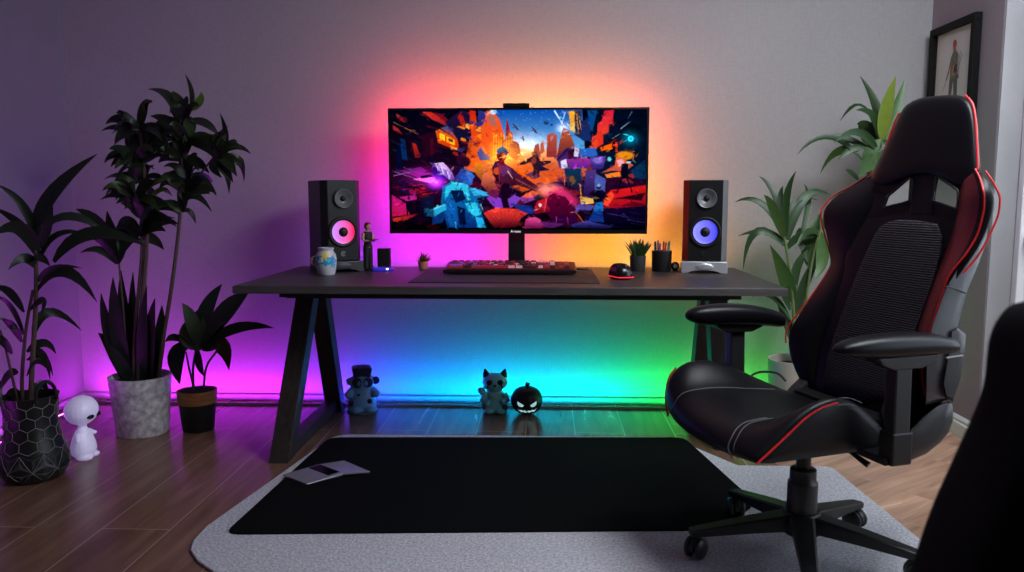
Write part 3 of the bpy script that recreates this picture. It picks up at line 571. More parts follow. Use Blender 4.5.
def speaker(label, x, y, rz, wid, hgt, stand_h, cone, stand_m, edge_m, lab_cone, stlab):
    t = thing('speaker', label, 'speaker', (x, y, DZ), rz, None)
    w, d, ch = wid / 2, .24, .026
    fy = -d / 2
    plan = [(-w + ch, fy), (w - ch, fy), (w, fy + ch * 1.3), (w, d / 2), (-w, d / 2), (-w, fy + ch * 1.3)]
    z0, z1 = stand_h, hgt
    b = MB(); secs = [[(px, py, z0) for px, py in plan], [(px, py, z1) for px, py in plan]]
    b.loft(secs)
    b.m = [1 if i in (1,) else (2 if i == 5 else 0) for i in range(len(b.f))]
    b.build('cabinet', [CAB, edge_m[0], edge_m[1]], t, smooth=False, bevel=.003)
    RX = Matrix.Rotation(PI / 2, 4, 'X')
    def disc(prof, cx, cz, name, m, par=t, dy=0): return MB().lathe(prof, 40, Matrix.Translation((cx, fy + dy, cz)) @ RX).build(name, m, par, ang=50)
    zt = z0 + (z1 - z0) * .775; zw = z0 + (z1 - z0) * .36
    disc([(.048, -.016), (.048, -.001), (.046, .003), (.043, .002), (.034, -.004), (.022, -.0125), (.016, -.014), (.0, -.014)], .004, zt, 'tweeter_horn', GREYC, dy=-.015)
    disc([(.014, -.004), (.013, .0), (.009, .004), (.004, .0055), (.0, .006)], .004, zt, 'tweeter_dome', RUB, dy=-.006)
    disc([(.076, -.001), (.076, .005), (.072, .009), (.066, .009), (.060, .005), (.0, .005)], .0, zw, 'surround', RUB, dy=-.001)
    c = disc([(.058, .0), (.057, .003), (.04, -.003), (.018, -.008), (.0, -.008)], 0, zw, 'cone', cone, dy=-.010); c['label'] = lab_cone
    disc([(.024, -.004), (.023, .004), (.017, .010), (.008, .013), (.0, .0135)], 0, zw, 'dust_cap', RUB, dy=-.008)
    disc([(.0135, 0), (.0135, .002), (.0105, .002), (.0105, .0)], .0, z0 + .035, 'ring_mark', mat('silver_mark', (.35, .35, .38), .3, 1), dy=-.0015)
    MB().box((.0105, fy - .0028, z0 + .035), (.009, .004, .009)).build('ring_mark_gap', CAB, t, smooth=False)
    # stand: block with an arch cut out of its front
    arch = [(-w - .004, 0), (-w - .004, z0 - .003), (w + .004, z0 - .003), (w + .004, 0), (w * .72, 0)] + [(w * .72 * math.cos(a), .014 * math.sin(a)) for a in [PI * i / 10 for i in range(1, 10)]] + [(-w * .72, 0)]
    s_ = MB().prism(arch, fy - .012, d / 2 - .01, lambda a, b, dd: (a, dd, b)).build('stand', stand_m, t, smooth=False, bevel=.003); s_['label'] = stlab
    bl = MB().ell((0, fy - .012, z0 * .55), (w * .42, .006, z0 * .30)).build('stand_bulge', stand_m, t)
    return t
SIL = mat('brushed_silver', (.60, .60, .63), .3, .55, var=.08)
DKS = mat('dark_grey_stand', (.06, .06, .07), .35)
speaker('black two-way speaker with a pink-lit cone beside the small dark figurine', -1.062, 4.02, .56, .200, .452, .056, cone_mat('pink_lit_cone', (.62, .30, .95), (1, .02, .14), 0), DKS, [CAB, CAB], 'pink to red lit cone', 'dark grey stand')
speaker('black two-way speaker with a blue-lit cone at the right end of the desk', .797, 4.05, -.16, .212, .452, .060, cone_mat('blue_lit_cone', (.30, .30, 1.0), (.09, .08, .80), 0), SIL, [mat('satin_grey_edge', (.18, .18, .19), .35), mat('red_lit_edge', (.42, .035, .02), .4)], 'blue lit cone', 'silver stand with an arched foot')  # red strip light on the left chamfer is painted as its colour
# ================================================================ KEYBOARD, MAT, MOUSE
def flatpad(name, poly, z0, z1, m, label, cat, bevel=.0015):
    cx = sum(p[0] for p in poly) / len(poly); cy = sum(p[1] for p in poly) / len(poly)
    o = MB().prism([(a - cx, b - cy) for a, b in poly], 0, z1 - z0, XY).build(name, m, smooth=False, bevel=bevel)
    o.location = (cx, cy, z0); return tag(o, label, cat)
DMAT = mat('charcoal_desk_mat', (.035, .032, .036), .62, var=.1, vscale=60, bump=.1, bscale=400)
flatpad('desk_mat', [(-.594, 3.44), (.238, 3.44), (.238, 4.11), (-.594, 4.11)], DZ, DZ + .004, DMAT, 'wide charcoal desk mat under the keyboard', 'desk mat')
kb = thing('keyboard', 'long black mechanical keyboard with red and blue lit keys on the desk mat', 'keyboard', (-.166, 3.88, DZ + .006), 0)
KT = math.radians(5)
KM = Matrix.Rotation(KT, 4, 'X')
KW, KD = .632, .235
kbase = MB().box((0, 0, .024), (KW, KD, .016), M=KM).build('case', mat('keyboard_case', (.012, .012, .014), .35), kb, smooth=False, bevel=.003)
for sx in (-.25, .25): MB().box((sx, .09, .0085), (.05, .02, .020)).build('riser_foot', STEEL, kb, smooth=False)
MB().box((0, 0, .0335), (KW - .02, KD - .022, .002), M=KM).build('light_plate', mat('red_key_glow', (.03, .004, .006), .5, emit=(1, .03, .06), es=.045), kb, smooth=False)
KC = [mat('dark_keycap', (.03, .022, .028), .4, emit=(.35, .02, .06), es=.04), mat('red_lit_keycap', (.16, .02, .035), .4, emit=(1, .06, .12), es=.14), mat('blue_lit_keycap', (.05, .06, .25), .4, emit=(.15, .2, 1), es=.3), mat('pale_lit_keycap', (.4, .3, .34), .4, emit=(1, .5, .55), es=.2)]
def keycap(w, d):
    b = MB(); h = .010
    lo_ = [(-w / 2, -d / 2, 0), (w / 2, -d / 2, 0), (w / 2, d / 2, 0), (-w / 2, d / 2, 0)]; k = .82
    hi_ = [(x * (1 - (1 - k) * .02 / max(w, .02)), y * k, h) for x, y, z in lo_]
    return b.loft([lo_, hi_])
rows = [(.088, [1] * 13), (.058, [1] * 13 + [1.6]), (.029, [1.5] + [1] * 12 + [1.1]), (.0, [1.8] + [1] * 11 + [1.8]), (-.029, [2.3] + [1] * 10 + [2.3]), (-.058, [1.25, 1.25, 1.25, 6.1, 1.25, 1.25, 1.25, 1.])]
protos = {}
def key(x, y, w, d, mi):
    kk = (round(w, 4), round(d, 4), mi)
    if kk not in protos: protos[kk] = keycap(w, d).build('key', KC[mi], kb, smooth=False); o = protos[kk]
    else: o = protos[kk].copy(); COL.objects.link(o); o.parent = kb
    o.location = KM @ Vector((x, y, .0345)); o.rotation_euler.x = KT
U = .0292
for r, (y, ws) in enumerate(rows):
    tot = sum(ws); u = .424 / tot; x = -KW / 2 + .018
    for i, q in enumerate(ws):
        w = q * u; mi = random.choice([0, 0, 0, 0, 1, 3]) if i > 3 or random.random() < .4 else random.choice([2, 2, 0, 1])
        key(x + w / 2, y - .008, w - .005, .0235, mi); x += w
for r in range(6):
    for c in range(3):
        if r in (3,) or (r == 4 and c != 1): continue
        key(-KW / 2 + .018 + .424 + .020 + c * .0285, .080 - r * .0293, .0235, .0235, random.choice([0, 1, 3]))
for r in range(5):
    key(-KW / 2 + .018 + .424 + .117 + 0 * .028, .051 - r * .0293, .0245, .0235, random.choice([0, 1, 1]))
    key(-KW / 2 + .018 + .424 + .117 + .028, .051 - r * .0293, .0225, .0235, random.choice([0, 1, 1]))
# mouse
ms = thing('mouse', 'rounded black gaming mouse with a red lit rim on the desk', 'mouse', (.345, 3.655, DZ), math.radians(20))
ms.scale = (1.02, 1, 1.25)
MP = [(-.036, -.062), (.0, -.070), (.036, -.062), (.041, -.03), (.036, .0), (.041, .04), (.03, .066), (.0, .074), (-.03, .066), (-.041, .04), (-.036, .0), (-.041, -.03)]
MB().cushion(MP, [(.9, 0), (1, .006), (1.0, .018), (.93, .036), (.74, .050), (.4, .056), (.1, .057)], XY).build('shell', mat('glossy_black_mouse', (.012, .012, .014), .22), ms, subsurf=1)
MB().tube([(x * 1.0, y * 1.0, .009) for x, y in MP] + [(MP[0][0], MP[0][1], .009)], .0022, 8).build('light_rim', mat('red_led_line', (.4, .01, .02), .4, emit=(1, .03, .06), es=.8), ms)
MB().lathe([(.011, -.004), (.011, .004)], 16, Matrix.Translation((0, -.045, .047)) @ Matrix.Rotation(PI / 2, 4, 'Y')).build('scroll_wheel', RUB, ms)
# ================================================================ SMALL THINGS ON THE DESK
def dset(p): return (p[0], p[1], DZ)
# painted jar
jr = thing('ceramic_jar', 'small white jar painted with blue and yellow flowers, left end of the desk', 'jar', (-1.045, 3.775, DZ))
JW = mat('white_ceramic', (.62, .62, .66), .3, var=.03)
MB().lathe([(.0, 0), (.036, 0), (.041, .006), (.047, .04), (.050, .075), (.046, .098), (.036, .113), (.034, .118), (.038, .124), (.038, .131), (.030, .131), (.028, .12), (.0, .11)], 36).build('body', JW, jr)
pa = MB()
random.seed(3)
def decal(a, z, ra, rz_, c, rr):
    n = 14; pts = []
    for i in range(n):
        q = 2 * PI * i / n; k = 1 + .28 * math.cos(5 * q); aa = a + ra * k * math.cos(q) ; zz = z + rz_ * k * math.sin(q)
        # follow the jar's wall
        R = np.interp(zz, [.006, .04, .075, .098, .113], [.041, .047, .050, .046, .036]) + rr
        pts.append((R * math.cos(aa), R * math.sin(aa), zz))
    cc_ = Vector((0, 0, 0))
    for p in pts: cc_ += Vector(p) / n
    R = Vector((cc_.x, cc_.y)).length; K = (np.interp(z, [.006, .04, .075, .098, .113], [.041, .047, .050, .046, .036]) + rr + .0006) / R
    pa.add(pts + [(cc_.x * K, cc_.y * K, cc_.z)], [(i, (i + 1) % n, n) for i in range(n)], col=c)
for a, z, ra, rz_, c in ((-1.5, .075, .62, .026, (.06, .38, .62)), (-.75, .07, .5, .022, (.05, .34, .66)), (-2.35, .07, .5, .024, (.08, .42, .66)), (-1.45, .092, .34, .014, (.85, .6, .12)), (-1.15, .098, .25, .010, (.9, .68, .2)), (-1.62, .072, .2, .010, (.75, .85, .9)), (-1.1, .07, .18, .009, (.1, .6, .7)), (-2.0, .068, .2, .009, (.75, .85, .9)), (-.6, .05, .3, .012, (.1, .55, .65)), (-2.9, .06, .35, .016, (.7, .5, .2))):
    decal(a, z, ra, rz_, c, .0012 + .0006 * random.random())
pa.build('painted_flowers', mat('flower_paint', (1, 1, 1), .4, vcol=True), jr)['label'] = 'blue and yellow flower painting'
MB().tube(spline([(-.044, -.01, .088), (-.064, -.012, .080), (-.066, -.012, .055), (-.046, -.01, .042)], 5), .006, 8).build('handle', mat('tan_glaze', (.45, .28, .18), .4), jr)
# standing figurine of a person
fg = thing('person_figurine', 'small standing figurine of a red-haired person in dark clothes reading', 'figurine', (-.888, 3.98, DZ), math.radians(50))
SKIN = mat('figurine_skin', (.55, .33, .24), .5, var=.05); CLOTH = mat('figurine_black_cloth', (.012, .012, .014), .6); HAIR = mat('figurine_red_hair', (.22, .05, .03), .5)
bd = MB()
bd.ell((0, -.002, .224), (.0125, .014, .017)).ell((0, -.015, .221), (.003, .003, .003)).tube([(0, .002, .20), (0, 0, .215)], .006, 10)
bd.loft([[(r1 * math.cos(q), r2 * math.sin(q), z) for q in [2 * PI * i / 16 for i in range(16)]] for r1, r2, z in ((.02, .014, .118), (.018, .012, .14), (.021, .014, .165), (.026, .014, .19), (.014, .010, .201))])
for s_ in (-1, 1):
    bd.tube([(s_ * .025, .002, .19), (s_ * .031, .0, .165), (s_ * .028, -.006, .152)], [.0085, .0075, .0068], 10)
    bd.tube([(s_ * .028, -.006, .152), (s_ * .016, -.03, .153)], [.0066, .005], 10)
    bd.ell((s_ * .014, -.035, .154), (.005, .006, .004))
    for k in range(5): bd.tube([(s_ * .014 + (k - 2) * .002, -.038, .154), (s_ * .012 + (k - 2) * .0022, -.045 - .001 * (2 - abs(k - 2)), .153)], .0013, 6)
    bd.tube([(s_ * .010, 0, .122), (s_ * .012, 0, .065), (s_ * .013, 0, .01)], [.012, .010, .008], 10).ell((s_ * .013, -.008, .006), (.009, .016, .006))
bd.build('body', SKIN, fg, remesh=.0016)
tr_ = MB()
for s_ in (-1, 1):
    tr_.tube([(s_ * .010, .001, .128), (s_ * .0125, .001, .065), (s_ * .014, .001, .008)], [.0155, .0135, .0125], 14).ell((s_ * .014, -.009, .0065), (.010, .018, .0065))
tr_.ell((0, .001, .13), (.023, .016, .016)).build('trousers', CLOTH, fg, remesh=.002)
MB().loft([[(r1 * math.cos(q), r2 * math.sin(q), z) for q in [2 * PI * i / 16 for i in range(16)]] for r1, r2, z in ((.0225, .0165, .122), (.0205, .0145, .142), (.0235, .0165, .166), (.0265, .0165, .186), (.020, .0145, .1985))]).build('waistcoat', CLOTH, fg)
hr = MB().ell((0, .003, .231), (.0145, .0155, .014)).ell((0, .010, .222), (.0135, .008, .014)).ell((-.006, -.009, .239), (.007, .007, .005)).ell((.006, -.008, .239), (.007, .007, .005)); hr.build('hair', HAIR, fg, remesh=.0015)
MB().box((0, -.047, .159), (.034, .030, .004), M=Matrix.Rotation(.0, 4, 'X')).build('open_book', CLOTH, fg, smooth=False)
# small black tablet-like box leaning upright and blue-lit puck
bx_ = thing('storage_drive', 'small upright black box standing behind the blue-lit disc on the desk', 'drive', (-.835, 4.12, DZ), math.radians(-4))
MB().box((0, 0, .0525), (.066, .03, .105)).build('case', mat('matte_black_case', (.012, .011, .012), .55), bx_, smooth=False, bevel=.003)
MB().box((0, -.0155, .0525), (.056, .002, .094)).build('front_panel', mat('brown_black_panel', (.022, .018, .018), .5), bx_, smooth=False)
pk = thing('light_puck', 'flat round disc glowing blue at the feet of the figurine', 'charger', (-.818, 4.0, DZ))
MB().lathe([(0, 0), (.050, 0), (.056, .004), (.056, .010), (.048, .016), (0, .019)], 36).build('body', mat('dark_blue_puck', (.03, .03, .16), .25, emit=(.06, .05, .9), es=.35), pk)
MB().ell((.030, -.045, .012), (.007, .006, .005)).build('indicator', mat('white_led', (.8, .8, .8), .4, emit=(.8, .8, 1), es=2), pk)
# crystal ball / round gadget
gb = thing('round_gadget', 'small round black gadget beside the right speaker', 'gadget', (.655, 4.05, DZ))
MB().ell((0, 0, .024), (.022, .022, .022)).build('ball', mat('shiny_black_ball', (.015, .015, .018), .12), gb)
MB().lathe([(0, 0), (.016, 0), (.017, .004), (.010, .007), (0, .007)], 20).build('foot', RUB, gb)
MB().lathe([(.011, -.001), (.011, .002), (.006, .002), (0, .001)], 20, Matrix.Translation((0, -.0215, .026)) @ Matrix.Rotation(PI / 2, 4, 'X')).build('lens', GREYC, gb)
# pen cup and pens
pc_ = thing('pen_cup', 'matte black cup full of pens standing on the desk', 'pen cup', (.585, 4.03, DZ))
MB().lathe([(0, 0), (.046, 0), (.048, .003), (.050, .103), (.046, .103), (.044, .006), (0, .006)], 32).build('cup', mat('matte_black_cup', (.014, .014, .015), .5), pc_)
penc = [('blue', (.03, .20, .55)), ('red', (.5, .04, .05)), ('dark blue', (.02, .05, .25)), ('pale blue', (.16, .42, .65)), ('black', (.015, .015, .02)), ('purple', (.2, .05, .3)), ('crimson', (.35, .03, .08)), ('teal', (.02, .3, .36))]
for i, (cn, c) in enumerate(penc):
    a = 2 * PI * i / 8 + .4; bx, by = .585 + .026 * math.cos(a), 4.03 + .026 * math.sin(a)
    ln = .135 + .012 * ((i * 37) % 5) / 5
    tip = Vector((.012 * math.cos(a), .012 * math.sin(a), ln))
    p = thing('pen', f'{cn} pen standing in the black pen cup', 'pen', (bx, by, DZ + .008), 0, 'pens in the black cup')
    MB().tube([(0, 0, 0), tip * .86], .0045, 10).build('barrel', mat('pen_' + cn.replace(' ', '_'), c, .35), p)
    MB().tube([tip * .86, tip], [.0048, .0035], 10).build('cap', mat('pen_cap_' + cn.replace(' ', '_'), tuple(v * .6 for v in c), .3), p)
# ================================================================ PLANTS
LEAFD = mat('dark_leaf', (.03, .05, .025), .42, vcol=True, var=.18, vscale=40)
STEMM = mat('brown_cane', (.10, .065, .05), .7, var=.25, vscale=60, bump=.3)
SOIL = mat('dark_soil', (.02, .014, .01), .95, var=.4, vscale=120, bump=.8)
def leaf(b, p0, p1, p2, w, col, roll=0., fold=.22, pw=.75, n=9):
    """curved blade along the quadratic p0-p1-p2"""
    p0, p1, p2 = Vector(p0), Vector(p1), Vector(p2); vs = []; fs = []
    view = Vector((0, 0, H)) - p1; view.normalize()
    view = Vector((random.gauss(0, .25), -1, random.gauss(.35, .25))).normalized()
    for i in range(n + 1):
        t = i / n
        p = p0 * (1 - t) ** 2 + p1 * 2 * t * (1 - t) + p2 * t * t
        d = ((p1 - p0) * (1 - t) + (p2 - p1) * t).normalized()
        s_ = d.cross(view)
        if s_.length < .05: s_ = d.orthogonal()
        s_.normalize(); nn = s_.cross(d).normalized()
        s_ = s_ * math.cos(roll) + nn * math.sin(roll); nn = s_.cross(d).normalized()
        f = (math.sin(PI * min(1, (t * .97 + .03)) ** pw)) ** .85 if t < 1 else 0
        hw = w / 2 * max(f, .03)
        vs += [p - s_ * hw + nn * hw * fold, p + nn * -hw * .0, p + s_ * hw + nn * hw * fold]
        if i:
            a = (i - 1) * 3
            fs += [(a, a + 1, a + 4, a + 3), (a + 1, a + 2, a + 5, a + 4)]
    b.add(vs, fs, col=col)
def jit(c, k=.25):
    q = 1 + random.uniform(-k, k); return tuple(max(.002, v * q * (1 + random.uniform(-.1, .1))) for v in c)
class Plant:
    """leaves and canes measured off the photograph on the plane through the pot, then spread in depth"""
    def __init__(s, name, label, x, y):
        s.o = Vector((x, y, 0)); s.y = y; s.t = thing(name, label, 'plant', (x, y, 0)); s.b = MB(); s.k = 800 / 1.0
    def P(s, px, py, dy=0): return at(px, py, 1, s.y + dy) - s.o
    def leaf(s, pts, w, col, dy=None, d0=0, roll=None, **k):
        dy = random.uniform(-.13, .13) if dy is None else dy
        roll = random.uniform(-.5, .5) if roll is None else roll
        if len(pts) == 2:
            (x0, y0), (x1, y1) = pts; L_ = math.hypot(x1 - x0, y1 - y0)
            pts = [pts[0], ((x0 + x1) / 2, (y0 + y1) / 2 - L_ * .10), pts[1]]
        (x0, y0), (xm, ym), (x1, y1) = pts
        # control point so that the curve passes through the middle point
        cx, cy = 2 * xm - (x0 + x1) / 2, 2 * ym - (y0 + y1) / 2
        leaf(s.b, s.P(x0, y0, d0), s.P(cx, cy, d0 + dy * .45), s.P(x1, y1, d0 + dy), w / 800 * s.y * 1.12, col, roll, **k)
    def cane(s, pts, r, m=None, dy=None):
        pts = [s.P(*p) if len(p) == 2 else s.P(*p) for p in pts]
        n = len(spline(pts, 4)); MB().tube(spline(pts, 4), [r * (1 - .35 * i / n) for i in range(n)], 8).build('stem', m or STEMM, s.t)
    def done(s): s.b.build('foliage', LEAFD, s.t)
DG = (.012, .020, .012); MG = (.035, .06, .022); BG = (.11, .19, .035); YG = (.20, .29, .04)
# --- far-left plant
p1 = Plant('potted_plant', 'leafy plant in a black honeycomb-patterned planter, nearest the left edge', -2.085, 3.09)
p1.cane([(30, 425), (32, 370), (36, 300), (36, 240)], .011); p1.cane([(24, 425), (22, 380), (26, 330), (33, 290)], .008); p1.cane([(24, 425), (14, 385), (6, 350), (0, 330)], .006)
for pts, w in (([(34, 240), (52, 196), (97, 154)], 17), ([(54, 262), (92, 234), (146, 246)], 15), ([(36, 240), (66, 217), (106, 232)], 12), ([(36, 238), (22, 205), (-4, 184)], 8), ([(36, 242), (18, 222), (-6, 208)], 9),
    ([(38, 256), (20, 228), (-8, 236)], 14), ([(40, 260), (56, 236), (84, 233)], 8), ([(38, 290), (66, 272), (97, 302)], 12), ([(38, 282), (54, 268), (82, 268)], 6), ([(30, 262), (40, 258), (50, 266)], 9), ([(33, 337), (50, 312), (82, 331)], 9),
    ([(27, 352), (44, 343), (56, 354)], 8), ([(24, 312), (10, 292), (-6, 288)], 9), ([(24, 334), (10, 304), (-6, 298)], 8), ([(22, 342), (8, 320), (-4, 322)], 10), ([(12, 354), (2, 340), (-10, 338)], 8), ([(27, 360), (44, 358), (53, 376)], 6), ([(27, 376), (37, 362), (47, 369)], 6),
    ([(30, 350), (44, 356), (50, 380)], 7), ([(18, 373), (8, 376), (-2, 394)], 9), ([(36, 250), (48, 225), (50, 190)], 9), ([(36, 268), (24, 258), (8, 270)], 9), ([(30, 310), (44, 300), (40, 318)], 6), ([(24, 335), (14, 326), (4, 330)], 7), ([(30, 400), (40, 385), (48, 392)], 9), ([(24, 400), (12, 392), (4, 402)], 8)):
    p1.leaf(pts, w, jit(DG), roll=random.uniform(-.25, .25))
p1.done()
HEXM = None
def honeycomb_mat():
    m = bpy.data.materials.new('black_honeycomb_ceramic'); m.use_nodes = True
    N = m.node_tree.nodes; L = m.node_tree.links; b = N['Principled BSDF']; b.inputs['Base Color'].default_value = (.014, .014, .016, 1); b.inputs['Roughness'].default_value = .35
    return m
BLK = mat('black_planter_ceramic', (.014, .014, .016), .38, var=.2, vscale=14)
SLATE = mat('slate_facets', (.05, .05, .055), .5, var=.5, vscale=9)
SLV = mat('pale_line_wire', (.24, .22, .20), .4)
pt = p1.t
prof = [(.082, 0), (.112, .012), (.129, .055), (.126, .10), (.112, .15), (.099, .20), (.095, .26), (.101, .32), (.106, .345)]
PR = lambda z: float(np.interp(z, [q[1] for q in prof], [q[0] for q in prof]))
MB().lathe([(0, 0)] + prof + [(.098, .345), (.094, .30), (0, .30)], 40).build('planter', BLK, pt)
MB().lathe([(0, .29), (.092, .302), (.06, .308), (0, .306)], 24).build('soil', SOIL, pt)
hx = MB(); nh = 11; rh = .030
def onpot(a, z, e=.002): return (PR(z) + e) * math.cos(a), (PR(z) + e) * math.sin(a), z
seen = set()
for row in range(5):
    for c in range(nh):
        a0 = 2 * PI * (c + .5 * (row % 2)) / nh; z0 = .155 + row * .044
        da = PI / nh; hexp = [(a0 + da * kx, z0 + .0293 * kz) for kx, kz in ((0, 1), (1, .5), (1, -.5), (0, -1), (-1, -.5), (-1, .5))]
        for i in range(6):
            q0, q1 = hexp[i], hexp[(i + 1) % 6]
            kk = tuple(sorted([(round((q[0] % (2 * PI)) * 50), round(q[1] * 500)) for q in (q0, q1)]))
            if kk in seen or max(q0[1], q1[1]) > .35: continue
            seen.add(kk); hx.tube([onpot(q0[0] + (q1[0] - q0[0]) * t, q0[1] + (q1[1] - q0[1]) * t) for t in (0, .5, 1)], .0016, 5)
hx.build('honeycomb_lines', SLV, pt)
fc = MB(); nf = 9
for c in range(nf):
    a0 = 2 * PI * c / nf; da = PI / nf
    for (A, Bz, Cc) in (((a0 - da, .055), (a0 + da, .055), (a0, .125)), ((a0 - da, .055), (a0, .008), (a0 + da, .055)), ((a0, .125), (a0 + da, .055), (a0 + 2 * da, .125))):
        k = random.choice([.35, .7, 1.1, 1.7]); fc.add([onpot(*A, .0025), onpot(*Bz, .0025), onpot(*Cc, .0025), onpot((A[0] + Bz[0] + Cc[0]) / 3, (A[1] + Bz[1] + Cc[1]) / 3, .003)], [(0, 1, 3), (1, 2, 3), (2, 0, 3)], col=(.055 * k, .055 * k, .06 * k))
fc.build('faceted_base', mat('facet_paint', (1, 1, 1), .45, vcol=True), pt, smooth=False)
fl = MB()
for c in range(nf):
    a0 = 2 * PI * c / nf; da = PI / nf
    for A, Bz in (((a0 - da, .055), (a0, .125)), ((a0, .125), (a0 + da, .055)), ((a0 - da, .055), (a0, .008)), ((a0, .008), (a0 + da, .055))):
        fl.tube([onpot(A[0] + (Bz[0] - A[0]) * t, A[1] + (Bz[1] - A[1]) * t, .004) for t in (0, .5, 1)], .0011, 5)
fl.build('facet_lines', SLV, pt)
for a0 in (-2.5, -.4):
    ca_, sa_ = math.cos(a0), math.sin(a0); tx, ty = -sa_, ca_
    MB().tube(spline([(.101 * ca_ - .045 * tx, .101 * sa_ - .045 * ty, .33), (.100 * ca_ - .035 * tx, .100 * sa_ - .035 * ty, .385), (.098 * ca_, .098 * sa_, .41), (.100 * ca_ + .035 * tx, .100 * sa_ + .035 * ty, .385), (.101 * ca_ + .045 * tx, .101 * sa_ + .045 * ty, .33)], 5), .007, 8).build('handle', BLK, pt)
# --- tall plant in the grey pot
p2 = Plant('potted_plant', 'tall cane plant with dense dark leaves in a mottled grey pot', -1.955, 3.72)
p2.cane([(138, 385), (140, 330), (146, 255), (146, 205), (141, 130)], .013); p2.cane([(158, 385), (163, 340), (172, 285), (180, 215), (182, 150), (188, 110)], .011); p2.cane([(133, 385), (136, 320), (142, 250), (140, 180)], .010); p2.cane([(128, 385), (124, 320), (119, 264)], .006); p2.cane([(184, 200), (196, 180), (213, 158)], .006)
for pts, w in (([(133, 388), (112, 340), (101, 293)], 12), ([(130, 388), (118, 330), (113, 277)], 14), ([(138, 388), (126, 330), (121, 270)], 13), ([(140, 388), (134, 330), (133, 272)], 11), ([(150, 388), (150, 340), (155, 298)], 14), ([(155, 388), (160, 340), (162, 305)], 11), ([(128, 388), (115, 352), (98, 333)], 13), ([(145, 388), (143, 340), (147, 285)], 13), ([(140, 388), (132, 350), (128, 320)], 15), ([(150, 388), (142, 350), (141, 310)], 15), ([(146, 388), (150, 360), (158, 335)], 14), ([(136, 388), (122, 365), (110, 345)], 11), ([(152, 388), (150, 355), (152, 318)], 12)):
    p2.leaf(pts, w, jit(DG), dy=random.uniform(-.1, .1), roll=random.uniform(-.3, .3), pw=.9)
for pts, w in (([(118, 264), (100, 226), (76, 209)], 14), ([(118, 264), (112, 236), (107, 211)], 11), ([(120, 260), (124, 238), (131, 222)], 9), ([(117, 264), (100, 250), (80, 253)], 7), ([(122, 255), (134, 240), (142, 243)], 6), ([(118, 262), (100, 240), (82, 236)], 8), ([(118, 264), (122, 240), (118, 228)], 9)):
    p2.leaf(pts, w, jit(DG))
random.seed(11)
def crown(px, py, n, L0, L1, w, cols, a0=-200, a1=20, d0=0):
    for i in range(n):
        a = math.radians(random.uniform(a0, a1)); L_ = random.uniform(L0, L1)
        ex, ey = px + L_ * math.cos(a), py + L_ * math.sin(a) * .9 + random.uniform(0, 8)
        mx_, my_ = px + L_ * .55 * math.cos(a), py + L_ * .55 * math.sin(a) - L_ * .13
        p2.leaf([(px, py), (mx_, my_), (ex, ey)], w * random.uniform(.8, 1.15), jit(random.choice(cols)), dy=random.uniform(-.16, .16), d0=d0)
for y, n in ((118, 9), (135, 11), (152, 11), (170, 10), (188, 10), (206, 9), (224, 8)):
    crown(140 + random.uniform(-5, 5), y + 12, n, 22, 37, 10, [DG, DG, MG], -215, 35)
for y, n in ((110, 8), (128, 9), (146, 9), (164, 8), (180, 7), (198, 5)):
    crown(184 + random.uniform(-3, 4), y + 14, n, 22, 36, 10, [DG, DG, MG, MG], -200, 25)
for y, n in ((150, 9), (160, 8)):
    crown(216, y + 3, n, 20, 33, 9, [DG, MG], -110, 60)
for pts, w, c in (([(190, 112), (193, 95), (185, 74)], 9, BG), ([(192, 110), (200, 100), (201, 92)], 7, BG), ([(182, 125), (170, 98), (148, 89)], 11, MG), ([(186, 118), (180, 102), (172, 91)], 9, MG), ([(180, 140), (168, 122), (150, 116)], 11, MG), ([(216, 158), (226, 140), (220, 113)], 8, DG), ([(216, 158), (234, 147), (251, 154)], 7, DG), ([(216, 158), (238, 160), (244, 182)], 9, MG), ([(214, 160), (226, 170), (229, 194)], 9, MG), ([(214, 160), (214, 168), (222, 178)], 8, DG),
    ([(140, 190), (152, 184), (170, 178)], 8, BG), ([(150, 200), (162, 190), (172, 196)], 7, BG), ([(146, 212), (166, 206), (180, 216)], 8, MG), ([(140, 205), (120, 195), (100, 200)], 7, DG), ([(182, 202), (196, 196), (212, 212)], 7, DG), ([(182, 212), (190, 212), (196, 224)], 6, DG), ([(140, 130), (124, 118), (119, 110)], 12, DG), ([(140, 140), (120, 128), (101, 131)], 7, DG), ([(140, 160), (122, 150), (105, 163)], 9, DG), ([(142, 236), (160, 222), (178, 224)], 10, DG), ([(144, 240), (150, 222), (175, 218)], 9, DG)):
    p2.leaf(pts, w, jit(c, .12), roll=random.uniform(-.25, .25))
p2.done()
def pot(t, r0, r1, h, m, mrim=None, rimh=0, name='pot', soil=.9):
    MB().lathe([(0, 0), (r0 - .006, 0), (r0, .006), (r1, h), (r1 - .012, h), (r1 - .018, h * .86), (0, h * .86)], 44).build(name, m, t)
    MB().lathe([(0, h * .86), (r1 - .020, h * soil), (r1 * .5, h * soil + .006), (0, h * soil + .004)], 28).build('soil', SOIL, t)
CONC = mat('mottled_grey_concrete', (.72, .70, .73), .5, var=.95, vscale=34, bump=.5, bscale=30)
pot(p2.t, .118, .143, .285, CONC)
